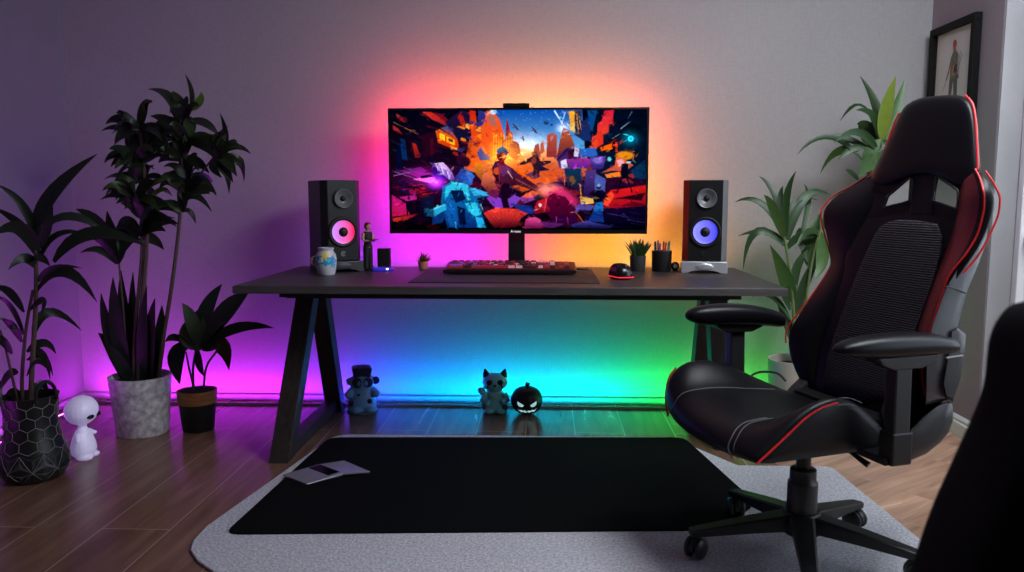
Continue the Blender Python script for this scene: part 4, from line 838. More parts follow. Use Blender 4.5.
# --- small plant in the black and wood pot
random.seed(5)
p3 = Plant('potted_plant', 'small broad-leaved plant in a black pot with a wooden rim beside the desk', -1.705, 3.78)
p3.cane([(194, 400), (193, 370), (196, 350), (198, 338)], .007); p3.cane([(203, 400), (206, 368), (216, 352), (219, 344)], .006); p3.cane([(197, 400), (190, 372), (186, 352)], .006)
for pts, w, c in (([(198, 346), (206, 312), (222, 284)], 15, DG), ([(202, 346), (226, 312), (249, 292)], 18, DG), ([(204, 348), (236, 328), (274, 328)], 10, DG), ([(196, 346), (192, 322), (182, 303)], 13, MG), ([(192, 350), (178, 337), (165, 342)], 10, DG), ([(190, 346), (178, 356), (180, 384)], 21, DG), ([(206, 347), (222, 346), (229, 370)], 15, (.05, .03, .012)), ([(198, 348), (196, 325), (205, 305)], 12, MG), ([(200, 350), (212, 332), (226, 322)], 11, MG), ([(198, 350), (202, 336), (203, 318)], 14, MG), ([(198, 350), (200, 362), (204, 376)], 12, DG), ([(196, 350), (186, 336), (190, 318)], 12, MG), ([(202, 350), (214, 345), (226, 334)], 11, DG)):
    p3.leaf(pts, w, jit(c, .15), dy=random.uniform(-.08, .08), roll=random.uniform(-.25, .25), pw=.95)
p3.done()
pt3 = p3.t
MB().lathe([(0, 0), (.070, 0), (.074, .005), (.0925, .196), (.083, .196), (.08, .18), (0, .18)], 40).build('pot', mat('matte_black_pot', (.012, .012, .013), .5), pt3)
MB().lathe([(.0875, .138), (.0895, .137), (.0945, .199), (.086, .201), (.084, .19)], 40).build('wooden_rim', wood_mat('warm_rim_wood', (.30, .12, .04), (.46, .22, .08), .5, (4, 4, 30)), pt3)
MB().lathe([(0, .18), (.079, .196), (.04, .202), (0, .200)], 24).build('soil', SOIL, pt3)
# --- tall green plant behind the chair
random.seed(21)
p4 = Plant('potted_plant', 'tall bright green plant in a cream pot behind the gaming chair', 1.245, 3.95)
GR = (.024, .062, .016); GL = (.05, .115, .026)
GST = mat('green_cane', (.16, .2, .08), .6, var=.3, vscale=50)
p4.cane([(792, 385), (794, 330), (791, 280), (784, 235)], .010, GST); p4.cane([(800, 385), (804, 320), (812, 262), (822, 225)], .009, GST); p4.cane([(808, 385), (828, 310), (858, 220), (880, 140)], .011, GST)
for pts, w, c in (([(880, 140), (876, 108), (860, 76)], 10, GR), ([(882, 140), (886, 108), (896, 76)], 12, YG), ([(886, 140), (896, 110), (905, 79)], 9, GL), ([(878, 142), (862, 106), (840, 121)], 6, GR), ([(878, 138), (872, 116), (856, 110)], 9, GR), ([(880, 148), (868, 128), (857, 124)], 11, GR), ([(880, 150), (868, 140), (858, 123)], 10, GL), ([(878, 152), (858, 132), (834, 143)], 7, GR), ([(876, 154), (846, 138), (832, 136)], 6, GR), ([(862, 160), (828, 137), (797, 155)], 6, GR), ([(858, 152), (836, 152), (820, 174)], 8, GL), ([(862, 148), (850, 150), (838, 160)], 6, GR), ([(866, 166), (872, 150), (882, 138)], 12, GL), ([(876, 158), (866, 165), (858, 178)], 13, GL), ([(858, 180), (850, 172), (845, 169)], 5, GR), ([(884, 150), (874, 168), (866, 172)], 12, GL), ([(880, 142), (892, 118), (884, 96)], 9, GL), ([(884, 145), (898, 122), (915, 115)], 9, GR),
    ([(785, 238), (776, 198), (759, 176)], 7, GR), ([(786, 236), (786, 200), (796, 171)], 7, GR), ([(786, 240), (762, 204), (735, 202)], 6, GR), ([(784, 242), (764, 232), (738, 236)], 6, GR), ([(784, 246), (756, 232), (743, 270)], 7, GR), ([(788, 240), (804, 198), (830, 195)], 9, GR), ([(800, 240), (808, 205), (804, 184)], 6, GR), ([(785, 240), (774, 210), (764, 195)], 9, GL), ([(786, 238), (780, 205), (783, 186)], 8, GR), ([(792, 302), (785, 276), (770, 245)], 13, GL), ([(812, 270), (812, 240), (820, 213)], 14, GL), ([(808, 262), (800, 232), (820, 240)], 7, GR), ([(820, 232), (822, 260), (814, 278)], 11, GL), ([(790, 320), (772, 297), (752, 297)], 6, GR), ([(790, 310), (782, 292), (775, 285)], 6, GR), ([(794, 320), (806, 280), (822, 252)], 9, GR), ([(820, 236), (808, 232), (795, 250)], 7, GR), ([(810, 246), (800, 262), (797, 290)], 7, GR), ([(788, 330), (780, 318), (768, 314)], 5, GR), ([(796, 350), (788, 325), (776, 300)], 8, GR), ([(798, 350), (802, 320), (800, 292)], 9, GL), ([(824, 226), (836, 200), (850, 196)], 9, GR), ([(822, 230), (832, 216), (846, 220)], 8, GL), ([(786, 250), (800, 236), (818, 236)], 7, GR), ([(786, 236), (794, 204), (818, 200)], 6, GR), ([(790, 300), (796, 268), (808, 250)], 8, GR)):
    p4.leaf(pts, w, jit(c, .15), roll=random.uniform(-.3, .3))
p4.done()
pot(p4.t, .115, .135, .345, mat('cream_ceramic_pot', (.50, .47, .41), .45, var=.05))
# --- little plants on the desk
random.seed(9)
sc_ = thing('succulent', 'tiny spiky succulent in a pink pot on the desk left of the keyboard', 'plant', (-.628, 4.09, DZ))
MB().lathe([(0, 0), (.019, 0), (.020, .002), (.026, .034), (.026, .040), (.022, .040), (.021, .034), (0, .034)], 28).build('pot', mat('pink_clay_pot', (.55, .22, .17), .6), sc_)
b = MB()
for i in range(26):
    a = random.uniform(0, 2 * PI); e = random.uniform(.25, 1.45); L_ = random.uniform(.042, .062)
    d = Vector((math.cos(a) * math.cos(e), math.sin(a) * math.cos(e), math.sin(e)))
    leaf(b, (0, 0, .036), Vector((0, 0, .036)) + d * L_ * .5, Vector((0, 0, .038)) + d * L_, .008, jit((.26, .09, .06)), fold=.4, n=4)
b.build('foliage', mat('reddish_succulent_leaf', (.1, .1, .1), .5, vcol=True, var=.1), sc_)
gp = thing('grass_plant', 'small spiky green grass plant in a grey pot beside the pen cup', 'plant', (.466, 4.03, DZ))
MB().lathe([(0, 0), (.034, 0), (.036, .003), (.041, .078), (.037, .078), (.035, .070), (0, .068)], 32).build('pot', mat('dark_grey_pot', (.05, .05, .052), .5), gp)
b = MB()
for i in range(70):
    a = random.uniform(0, 2 * PI); e = random.uniform(.85, 1.52); L_ = random.uniform(.065, .10); r = random.uniform(0, .025)
    d = Vector((math.cos(a) * math.cos(e), math.sin(a) * math.cos(e), math.sin(e))); o_ = Vector((r * math.cos(a), r * math.sin(a), .068))
    leaf(b, o_, o_ + d * L_ * .6 + Vector((0, 0, .006)), o_ + d * L_, .008, jit((.04, .09, .025)), fold=.4, n=4)
b.build('foliage', LEAFD, gp)
# ================================================================ FLOOR TOYS
VIN = mat('glowing_white_vinyl', (.78, .76, .80), .35, emit=(.6, .5, 1), es=.22)  # faint violet glow added to the vinyl, which is no lamp
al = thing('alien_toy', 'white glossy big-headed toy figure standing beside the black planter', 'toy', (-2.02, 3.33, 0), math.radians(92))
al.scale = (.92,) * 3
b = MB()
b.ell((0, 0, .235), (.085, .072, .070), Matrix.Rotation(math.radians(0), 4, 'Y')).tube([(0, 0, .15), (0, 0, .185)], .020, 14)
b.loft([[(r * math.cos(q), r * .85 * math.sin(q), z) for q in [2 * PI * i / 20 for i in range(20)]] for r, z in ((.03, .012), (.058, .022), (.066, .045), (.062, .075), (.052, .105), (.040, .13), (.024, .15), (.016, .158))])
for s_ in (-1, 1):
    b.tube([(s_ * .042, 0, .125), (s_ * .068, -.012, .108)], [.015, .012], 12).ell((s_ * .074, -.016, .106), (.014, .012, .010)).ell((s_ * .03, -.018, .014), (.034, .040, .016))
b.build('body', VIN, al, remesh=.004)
MB().ell((.030, -.058, .212), (.022, .015, .011), Matrix.Identity(4)).build('eye', mat('glossy_black_eye', (.004, .004, .004), .1), al)
MB().ell((-.030, -.058, .212), (.022, .015, .011)).build('eye', MATS['glossy_black_eye'], al)
# bear figure with square hat and goggles
TOYB = mat('bear_led_tint', (.24, .48, .80), .45, var=.15, vscale=25)  # blue tint of the strip light is put into the bear's colour
TOYD = mat('navy_toy_paint', (.02, .02, .07), .4)
br_ = thing('bear_toy', 'pale toy bear with a dark square hat and round goggles on the floor', 'toy', (-.972, 4.145, 0), math.radians(16))
b = MB()
b.loft([[(r * math.cos(q), r * .8 * math.sin(q), z) for q in [2 * PI * i / 20 for i in range(20)]] for r, z in ((.05, .0), (.068, .006), (.070, .04), (.066, .075), (.056, .105), (.045, .125))])
b.ell((0, -.004, .150), (.062, .052, .044))
for s_ in (-1, 1):
    b.ell((s_ * .058, -.008, .155), (.020, .016, .019)).tube([(s_ * .052, -.01, .108), (s_ * .066, -.036, .092)], [.020, .018], 12).ell((s_ * .066, -.04, .096), (.021, .020, .021)).ell((s_ * .036, -.034, .018), (.034, .040, .020))
b.build('body', TOYB, br_, remesh=.004)
ht = MB().loft([[(sx * w, sy * w * .85 - .002, z) for sx, sy in ((-1, -1), (1, -1), (1, 1), (-1, 1))] for w, z in ((.040, .175), (.046, .205), (.048, .222), (.02, .232))]); ht.build('hat', TOYD, br_, smooth=False, bevel=.006)
RX = Matrix.Rotation(PI / 2, 4, 'X')
for cx in (-.026, .026):
    g = MB().lathe([(.024, 0), (.024, .008), (.018, .010), (.017, .004), (0, .004)], 24, Matrix.Translation((cx, -.046, .155)) @ RX).build('goggle_lens', TOYD if cx < 0 else mat('violet_toy_paint', (.06, .03, .3), .4), br_)
MB().lathe([(.019, 0), (.019, .007), (0, .009)], 20, Matrix.Translation((.066, -.018, .158)) @ RX).build('ear_disc', mat('violet_toy_paint', (.06, .03, .3), .4), br_)
for x, z, r in ((-.02, .095, .008), (.03, .06, .016), (-.05, .05, .018), (-.055, .015, .012), (.05, .085, .010)):
    MB().ell((x, -math.sqrt(max(.0001, 1 - (x / .07) ** 2)) * .054 + .001, z), (r, .004, r * .8), nu=14, nv=8).build('paint_spot', TOYD, br_)
MB().lathe([(0, 0), (.076, 0), (.078, .004), (.074, .010), (0, .010)], 32).build('base_disc', mat('blue_base', (.12, .2, .32), .4), br_)
# cat figure
CATW = mat('cat_glaze_led_tint', (.26, .68, .68), .4, var=.08, vscale=18); CATD = mat('dark_cat_paint', (.012, .014, .03), .4)  # cyan tint of the strip light is put into the pale glaze
ct = thing('cat_figurine', 'pale sitting cat figurine with dark eye patches next to the pumpkin', 'toy', (-.262, 4.16, 0), math.radians(3))
b = MB()
b.loft([[(r * math.cos(q), r * .8 * math.sin(q), z) for q in [2 * PI * i / 20 for i in range(20)]] for r, z in ((.045, 0), (.058, .006), (.062, .03), (.056, .06), (.046, .085), (.034, .105))])
b.ell((0, -.004, .143), (.060, .052, .046))
for s_ in (-1, 1):
    b.ell((s_ * .026, -.036, .014), (.026, .030, .014))
    b.tube([(s_ * .042, -.014, .09), (s_ * .056, -.03, .065), (s_ * .03, -.05, .055)], [.016, .017, .014], 12)
b.tube([(-.048, -.01, .085), (-.064, -.02, .105)], [.015, .014], 12).ell((-.066, -.022, .108), (.017, .015, .016))
b.build('body', CATW, ct, remesh=.0035)
for s_ in (-1, 1):
    MB().lathe([(.019, 0), (.013, .018), (.003, .036), (0, .037)], 14, Matrix.Translation((s_ * .039, 0, .172)) @ Matrix.Rotation(s_ * .25, 4, 'Y')).build('ear', CATD, ct)
    MB().ell((s_ * .025, -.050, .152), (.015, .007, .013), nu=14, nv=8).build('eye_patch', CATD, ct)
    MB().tube([(s_ * .032, -.053, .142), (s_ * .034, -.052, .126)], .0035, 6).build('cheek_mark', CATD, ct)
MB().ell((0, -.058, .140), (.007, .004, .005), nu=12, nv=8).build('nose', CATD, ct)
MB().tube([(0, -.0575, .136), (0, -.0565, .130)], .002, 6).build('mouth_line', CATD, ct)
MB().add([(-.026, -.036, .098), (.026, -.036, .098), (0, -.054, .066)], [(0, 1, 2)]).add([(-.026, -.0365, .098), (0, -.0545, .066), (.026, -.0365, .098)], [(0, 1, 2)]).build('chest_bib', mat('mint_bib', (.35, .6, .5), .5), ct, smooth=False)
MB().ell((.045, -.036, .03), (.014, .012, .018)).build('body_spot', mat('slate_cat_spots', (.10, .15, .2), .45), ct)
MB().ell((-.05, -.03, .035), (.012, .012, .016)).build('body_spot', MATS['slate_cat_spots'], ct)
br_.scale = (1.08,) * 3; ct.scale = (1.13,) * 3
# black pumpkin lantern
pm = thing('pumpkin_lantern', 'black jack-o-lantern with a glowing pale carved face on the floor', 'lantern', (-.092, 4.125, 0), math.radians(2))
vs = []; nu, nv = 60, 22
b = MB(); secs = []
for i in range(1, nv):
    a = -PI / 2 + PI * i / nv; ring = []
    for j in range(nu):
        q = 2 * PI * j / nu; k = 1 - .045 * (.5 + .5 * math.cos(10 * q)) * math.cos(a)
        ring.append((.076 * math.cos(a) * math.cos(q) * k, .074 * math.cos(a) * math.sin(q) * k, .068 + .068 * math.sin(a) - .008 * math.exp(-((PI / 2 - a) / .4) ** 2)))
    secs.append(ring)
b.loft(secs).build('shell', mat('black_pumpkin_glaze', (.010, .012, .014), .4), pm)
MB().tube([(0, 0, .118), (.002, 0, .136), (.004, -.002, .147)], [.012, .010, .011], 10).build('stem', mat('dark_stem', (.02, .022, .02), .6), pm)
GLOW = mat('pale_lantern_glow', (.6, .7, .7), .5, emit=(.55, .9, .9), es=.55)
def face(poly, name):
    P = []
    for x, z in poly: P.append((x, -.0755 * math.sqrt(max(.02, 1 - (x / .077) ** 2 - ((z - .068) / .069) ** 2)), z))
    Q = [(x, y + .006, z) for x, y, z in P]; n = len(P)
    MB().add(P + Q, [tuple(range(n)), tuple(range(2 * n - 1, n - 1, -1))] + [(i, i + n, (i + 1) % n + n, (i + 1) % n) for i in range(n)]).build(name, GLOW, pm, smooth=False)
pm.scale = (1.13,) * 3
face([(-.044, .076), (-.014, .059), (-.022, .051), (-.036, .053), (-.044, .062)], 'eye'); face([(.044, .078), (.044, .064), (.036, .053), (.022, .051), (.014, .059)], 'eye')
face([(-.042, .036), (-.032, .032), (-.028, .036), (-.018, .030), (-.012, .035), (0, .029), (.008, .034), (.018, .030), (.024, .036), (.034, .033), (.044, .042), (.036, .026), (.026, .024), (.022, .028), (.012, .021), (.004, .025), (-.008, .020), (-.014, .025), (-.026, .022), (-.034, .028)], 'mouth')
# ================================================================ RUGS
def rug_mat(name, c, sc, var):
    m = mat(name, c, .95, var=var, vscale=sc, bump=1.0, bscale=sc * 1.6, spec=.05); return m
def rpoly(pts, r, n=6):
    """polygon with rounded corners"""
    out = []
    for i, p in enumerate(pts):
        a = Vector(pts[i - 1]); c = Vector(pts[(i + 1) % len(pts)]); p_ = Vector(p); rr = r[i] if isinstance(r, (list, tuple)) else r
        u = (a - p_).normalized(); v = (c - p_).normalized(); ang = u.angle(v); d = min(rr / math.tan(ang / 2), (a - p_).length * .49, (c - p_).length * .49)
        s0 = p_ + u * d; s1 = p_ + v * d
        for k in range(n + 1):
            t = k / n; out.append(tuple(s0 * (1 - t) ** 2 + p_ * 2 * t * (1 - t) + s1 * t * t))
    return out
G = lambda px, py, z=.010: tuple(at(px, py, 2, z))[:2]
rg = rpoly([(-1.20, 2.22), (-1.20, 2.52), (-1.06, 3.70), (.62, 3.76), (.80, 3.345), (1.225, 3.345), (1.25, 1.8), (-.9, 1.8)], [.25, .1, .12, .05, .03, .05, .2, .4])
rg = rpoly([(-1.25, 2.08), (-1.045, 3.67), (.60, 3.765), (.80, 3.345), (1.228, 3.345), (1.262, 1.75), (-1.25, 1.75)], [.32, .10, .05, .03, .04, .2, .3])
rg = rpoly([G(300, 601), G(240, 585), G(213, 571), G(197, 560), G(190, 549), G(193, 540), G(206, 526), G(336, 434), (.60, 3.72), G(738, 465), G(831, 466), (1.262, 2.5), (1.262, 1.9), (.9, 1.80)], [.05, .05, .05, .05, .04, .05, .05, .10, .05, .03, .04, .1, .2, .2, .2])
flatpad('area_rug', rg, 0, .010, rug_mat('grey_wool_pile', (.54, .54, .58), 110, .75), 'large pale grey wool rug with rounded corners under the chair', 'rug', bevel=.004)
bm_ = rpoly([G(224, 533, .017), G(329, 437, .017), G(684, 437, .017), G(757, 503, .017), G(716, 529, .017)], [.05, .07, .07, .16, .18])
flatpad('floor_mat', bm_, .010, .017, rug_mat('black_looped_mat', (.008, .008, .009), 170, .4), 'black rounded floor mat lying on the grey rug', 'mat', bevel=.003)
# silver folding tablet lying on the mat
tb = thing('folding_tablet', 'slim silver folding tablet half open with a black band, lying on the mat', 'tablet', (-.93, 3.17, .017))
SV = mat('pearl_silver_shell', (.50, .48, .56), .22, .6, var=.06); 
A0 = at(283, 474, 2, .03); A1 = at(307, 484, 2, .022); B0 = at(319, 464, 2, .04); B1 = at(343, 473, 2, .035); C0 = at(344, 460, 2, .045); C1 = at(370, 471, 2, .030)
o_ = Vector((-.93, 3.17, .017))
def slab(name, q, th, m, n=6):
    b = MB(); q = [Vector(p) - o_ for p in q]; lo_ = [p - Vector((0, 0, th)) for p in q]
    for p in lo_: p.z = max(p.z, .0005)
    return b.loft([lo_, q]).build(name, m, tb, smooth=False, bevel=.003)
slab('left_leaf', [A0, A1, B1, B0], .012, SV); slab('right_leaf', [B0, B1, C1, C0], .010, SV)
E0 = A0.lerp(B0, .66) + Vector((0, 0, .0015)); E1 = A1.lerp(B1, .66) + Vector((0, 0, .0015)); F0 = A0.lerp(B0, .99) + Vector((0, 0, .0015)); F1 = A1.lerp(B1, .99) + Vector((0, 0, .0015))
slab('black_band', [E0.lerp(E1, .06), E1.lerp(E0, .12), F1.lerp(F0, .12), F0.lerp(F1, .06)], .002, mat('glossy_black_band', (.004, .004, .005), .15))
# ================================================================ PICTURE ON THE RIGHT WALL
pf_ = thing('picture_frame', 'black-framed print of a red-haired standing figure on the right wall', 'picture', (XR - .001, 4.10, 1.62))
y0, y1, z0, z1 = 3.865, 4.30, 1.27, 1.985
def LP(x, y, z): return (x - (XR - .001), y - 4.10, z - 1.62)
FRM = mat('black_frame_wood', (.004, .004, .005), .6, spec=.25)
f = MB(); t_ = .034
for (ya, yb_, za, zb) in ((y0, y1, z1 - t_, z1), (y0, y1, z0, z0 + t_), (y0, y0 + t_, z0 + t_, z1 - t_), (y1 - t_, y1, z0 + t_, z1 - t_)):
    f.box(LP(XR - .019, (ya + yb_) / 2, (za + zb) / 2), (.034, yb_ - ya, zb - za))
f.build('frame', FRM, pf_, smooth=False, bevel=.002)
pb = MB(); pb.add([LP(XR - .010, y, z) for y, z in ((y0 + .03, z0 + .03), (y0 + .03, z1 - .03), (y1 - .03, z1 - .03), (y1 - .03, z0 + .03))], [(0, 1, 2, 3)], col=(.56, .51, .56))
lay = [0]
def pp(poly, c):
    lay[0] += 1
    pb.add([LP(XR - .0105 - .0002 * lay[0], 4.085 - a * .62, 1.695 + b_ * .62) for a, b_ in poly], [tuple(range(len(poly)))], col=c)
pp([(-.07, -.17), (-.03, -.17), (0, .02), (.03, -.17), (.075, -.17), (.06, .06), (-.055, .06)], (.12, .10, .10))
pp([(-.055, .03), (.055, .03), (.05, .14), (.06, .21), (.02, .25), (-.02, .25), (-.055, .2)], (.15, .15, .13))
pp([(-.04, .06), (.02, .05), (.03, .13), (-.02, .14)], (.36, .20, .12)); pp([(.0, .08), (.06, .06), (.05, .14), (.01, .13)], (.08, .03, .03))
pp([(-.055, .19), (-.04, .2), (-.07, .08), (-.10, .03), (-.115, .035), (-.085, .1)], (.22, .13, .10)); pp([(-.10, .05), (-.092, .055), (-.15, -.045), (-.16, -.05)], (.08, .08, .09))
pp([(-.022, .24), (.018, .24), (.024, .29), (.012, .315), (-.012, .315), (-.026, .28)], (.33, .17, .11)); pp([(-.026, .28), (.026, .28), (.026, .31), (.010, .332), (-.014, .33), (-.03, .31)], (.42, .06, .03))
pp([(.05, .11), (.057, .11), (.10, .23), (.094, .23)], (.10, .08, .09)); pp([(.055, .06), (.064, .06), (.125, .21), (.118, .21)], (.12, .10, .11)); pp([(.03, .0), (.09, .03), (.085, .06), (.03, .04)], (.14, .10, .09)); pp([(.04, .07), (.085, .1), (.08, .06)], (.3, .27, .25))
pb.build('print', mat('print_paper', (1, 1, 1), .6, vcol=True), pf_, smooth=False)
# ================================================================ GAMING CHAIR (u forward, v towards the camera side, z up)
TH = .35; CX, CY = .815, 2.47; RUGZ = .010
chair = thing('gaming_chair', 'black leather racing-style gaming chair with red piping standing on the grey rug', 'chair', (CX, CY, RUGZ), PI + TH)
fu = Vector((-math.cos(TH), -math.sin(TH), 0)); fv = Vector((math.sin(TH), -math.cos(TH), 0))
def cpt(px, py, n, val):
    d = ray(px, py); o = Vector((-CX, -CY, H))
    O = Vector((o.dot(fu), o.dot(fv), H)); D = Vector((d.dot(fu), d.dot(fv), d.z)); n = Vector(n)
    t = (val - n.dot(O)) / n.dot(D); p = O + D * t; p.z -= RUGZ; return p
def pv(px, py, v): return cpt(px, py, (0, 1, 0), v)
def pb_(px, py, d=0): return cpt(px, py, (1, 0, .21), -.095 + d)     # reclined plane of the backrest
LEA = mat('black_leather', (.006, .006, .009), .38, var=.12, vscale=30, bump=.12, bscale=420, spec=.32)
LEA_LIT = mat('window_lit_leather', (.075, .078, .088), .30, var=.1, vscale=30, bump=.12, bscale=420)  # lighter copy of the black leather, window light put into its colour
LEAR = mat('wine_red_leather', (.12, .006, .018), .42, var=.2, vscale=20, bump=.12, bscale=420)
PIPE = mat('red_piping', (.62, .02, .025), .4)
PLA = mat('black_chair_plastic', (.012, .012, .013), .42, bump=.1, bscale=300)
PLG = mat('charcoal_plastic', (.030, .031, .034), .38)
STI = mat('grey_stitching', (.16, .16, .18), .6)
# ---- seat: closed profiles (front lip, top, back, underside) side by side
cols = [
 (-.288, [(.285, .395), (.325, .44), (.338, .505), (.318, .562), (.27, .590), (.20, .592), (.12, .57), (.01, .515), (-.14, .455), (-.14, .41), (.05, .40)]),
 (-.262, [(.295, .385), (.340, .435), (.352, .505), (.328, .574), (.275, .612), (.20, .616), (.12, .598), (.01, .538), (-.14, .47), (-.14, .40), (.05, .39)]),
 (-.215, [(.300, .380), (.352, .43), (.362, .495), (.334, .552), (.275, .575), (.20, .575), (.12, .56), (.01, .515), (-.14, .48), (-.14, .40), (.05, .385)]),
 (-.165, [(.305, .380), (.362, .425), (.372, .48), (.340, .518), (.275, .528), (.19, .524), (.10, .515), (0, .505), (-.14, .49), (-.14, .40), (.05, .385)]),
 (-.07, [(.315, .385), (.375, .42), (.388, .462), (.352, .502), (.275, .514), (.18, .512), (.10, .507), (0, .50), (-.14, .49), (-.14, .41), (.05, .39)]),
 (.07, [(.330, .400), (.382, .425), (.392, .46), (.356, .497), (.275, .510), (.18, .510), (.10, .507), (0, .50), (-.14, .49), (-.14, .42), (.05, .41)]),
 (.165, [(.345, .415), (.380, .43), (.386, .458), (.352, .49), (.275, .510), (.19, .518), (.10, .515), (0, .505), (-.12, .49), (-.12, .43), (.05, .425)]),
 (.215, [(.352, .424), (.376, .436), (.376, .458), (.340, .488), (.27, .532), (.20, .562), (.12, .572), (.03, .545), (-.10, .48), (-.10, .435), (.05, .432)]),
 (.262, [(.356, .430), (.372, .440), (.366, .456), (.325, .490), (.262, .552), (.19, .594), (.11, .612), (.035, .584), (-.07, .49), (-.07, .44), (.05, .436)]),
 (.288, [(.352, .434), (.362, .442), (.355, .454), (.318, .482), (.255, .538), (.188, .580), (.11, .598), (.04, .572), (-.06, .485), (-.06, .445), (.05, .440)])]
cols = [(v, [(u, z - RUGZ) for u, z in p]) for v, p in cols]
b = MB(); b.loft([[(u, v, z) for u, z in p] for v, p in cols]); b.build('seat', LEA, chair, subsurf=2)
# piping on the bolsters
pn = [pv(*q, .290) for q in ((757, 464), (772, 450), (790, 433), (806, 418), (822, 408), (838, 403))]
MB().tube(spline(pn, 5), .0030, 8).build('piping', PIPE, chair)
pf2 = [pv(*q, -.285) for q in ((676, 368), (669, 378), (666, 392), (666, 404), (668, 416))]
MB().tube(spline(pf2, 5), .0034, 8).build('piping', PIPE, chair)
MB().tube(spline([pv(*q, .291) for q in ((822, 408), (838, 405), (852, 405), (862, 411), (875, 424), (884, 434))], 5), .0016, 6).tube(spline([pv(*q, .262) for q in ((800, 416), (815, 406), (830, 400), (848, 398), (862, 403))], 5), .0014, 6).build('stitching', STI, chair)
sf = [(.380, .20, .415), (.388, .19, .445), (.372, .185, .475), (.352, .178, .494), (.325, .172, .505), (.295, .172, .510), (.255, .176, .514)]
MB().tube(spline([(u, v - .018, z) for u, v, z in sf], 4), .0018, 6).tube(spline([(u - .01, v - .006, z + .001) for u, v, z in sf], 4), .0014, 6).build('stitching', STI, chair)
MB().tube(spline([(.372, -.20, .435), (.366, -.175, .475), (.34, -.165, .513), (.275, -.163, .524), (.19, -.162, .522), (.10, -.162, .512), (0, -.163, .502)], 5), .0016, 6).build('stitching', STI, chair)
# ---- backrest shell (core behind everything) and head
def BP(px, py, d): return pb_(px, py, d)
def fnb(a, b_, d): return BP(a, b_, d)
core = [(884, 208), (912, 200), (932, 203), (957, 210), (985, 232), (982, 246), (972, 270), (962, 300), (950, 340), (944, 385), (932, 420), (900, 440), (850, 430), (812, 405), (800, 380), (795, 352), (796, 332), (830, 290), (838, 268), (834, 235), (850, 208)]
core_in = [(884, 208), (912, 200), (932, 203), (952, 210), (958, 232), (954, 246), (940, 280), (930, 310), (920, 340), (915, 385), (910, 420), (890, 440), (850, 430), (812, 405), (803, 380), (800, 352), (806, 332), (835, 290), (845, 268), (842, 235), (855, 208)]
MB().cushion(core_in, [(.90, -.095), (.97, -.085), (1, -.06), (1, -.025), (.985, -.006), (.93, .004), (.6, .006)], fnb).build('backrest', LEA, chair, subsurf=1)
head = [(869, 180), (873, 171), (882, 152), (893, 130), (900, 113), (906, 104), (918, 98), (935, 95.5), (955, 94.5), (966, 96), (973, 104), (976, 120), (977, 140), (978, 158), (979, 174), (974, 185), (957, 187), (948, 182), (938, 176), (925, 174), (912, 176), (898, 181), (884, 187), (873, 184)]
MB().cushion(head, [(.88, -.085), (.96, -.078), (1, -.055), (1.0, -.01), (.98, .008), (.93, .016), (.75, .021), (.4, .023)], fnb).build('headrest', LEA, chair, subsurf=1)
hp = [BP(x - 1.6, y, .004) for x, y in ((880, 174), (893, 131), (901, 113), (908, 103), (920, 97.5), (936, 95), (956, 94), (967, 95.6), (974, 104), (977, 120), (978, 140), (979, 158), (979, 170))]
MB().tube(spline([hp[i] for i in (7, 8, 9, 10, 11, 12)], 4), .0036, 8).build('piping', PIPE, chair)
MB().tube(spline(hp[:3], 4), .003, 8).build('piping', PIPE, chair)
# side panel of the headrest, lightened as if lit by the window
sd = MB()
sd.loft([[BP(x - 2, y, .004), BP(x + .6, y, -.004), BP(x + 1.2, y, -.060), BP(x - 1, y, -.066)] for x, y in ((968, 98), (974, 106), (977, 121), (978, 140), (979, 158), (980, 172))])
sd.build('headrest_side', LEA_LIT, chair, subsurf=1)
# strut between the two openings
MB().prism([(911, 172), (938, 172), (934, 216), (909, 216)], -.07, .005, fnb).build('centre_strut', LEA, chair, smooth=False, bevel=.008)
# plate that closes the back round the two openings
sp_ = MB()
for q in ([(876, 177), (925, 165), (980, 168), (958, 190), (937, 177), (912, 177), (886, 196), (873, 192)], [(873, 186), (887, 194), (884, 210), (858, 236)], [(957, 188), (979, 168), (966, 238), (956, 210)], [(858, 240), (860, 226), (884, 208), (909, 200), (933, 200), (957, 209), (964, 240)], [(910, 175), (939, 175), (934, 203), (908, 203)]):
    sp_.prism(q, -.062, .002, fnb)
sp_.build('opening_surround', LEA, chair, smooth=False)
# plastic rims round the openings
for q in ([(885, 207), (889, 196), (909, 179), (912, 182), (909, 200), (906, 202)], [(933, 200), (937, 178), (940, 178), (957, 190), (958, 193), (956, 208)]):
    cxq = sum(p[0] for p in q) / 6; cyq = sum(p[1] for p in q) / 6
    pts = [BP(cxq + (x - cxq) * 1.06, cyq + (y - cyq) * 1.06, .012) for x, y in q]
    MB().tube(pts + [pts[0]], .0035, 8).build('opening_rim', PLA, chair)
    pts = [BP(cxq + (x - cxq) * 1.06, cyq + (y - cyq) * 1.06, -.068) for x, y in q]
    MB().tube(pts + [pts[0]], .0045, 8).build('opening_rim', mat('pale_plastic_rim', (.45, .46, .48), .35), chair)
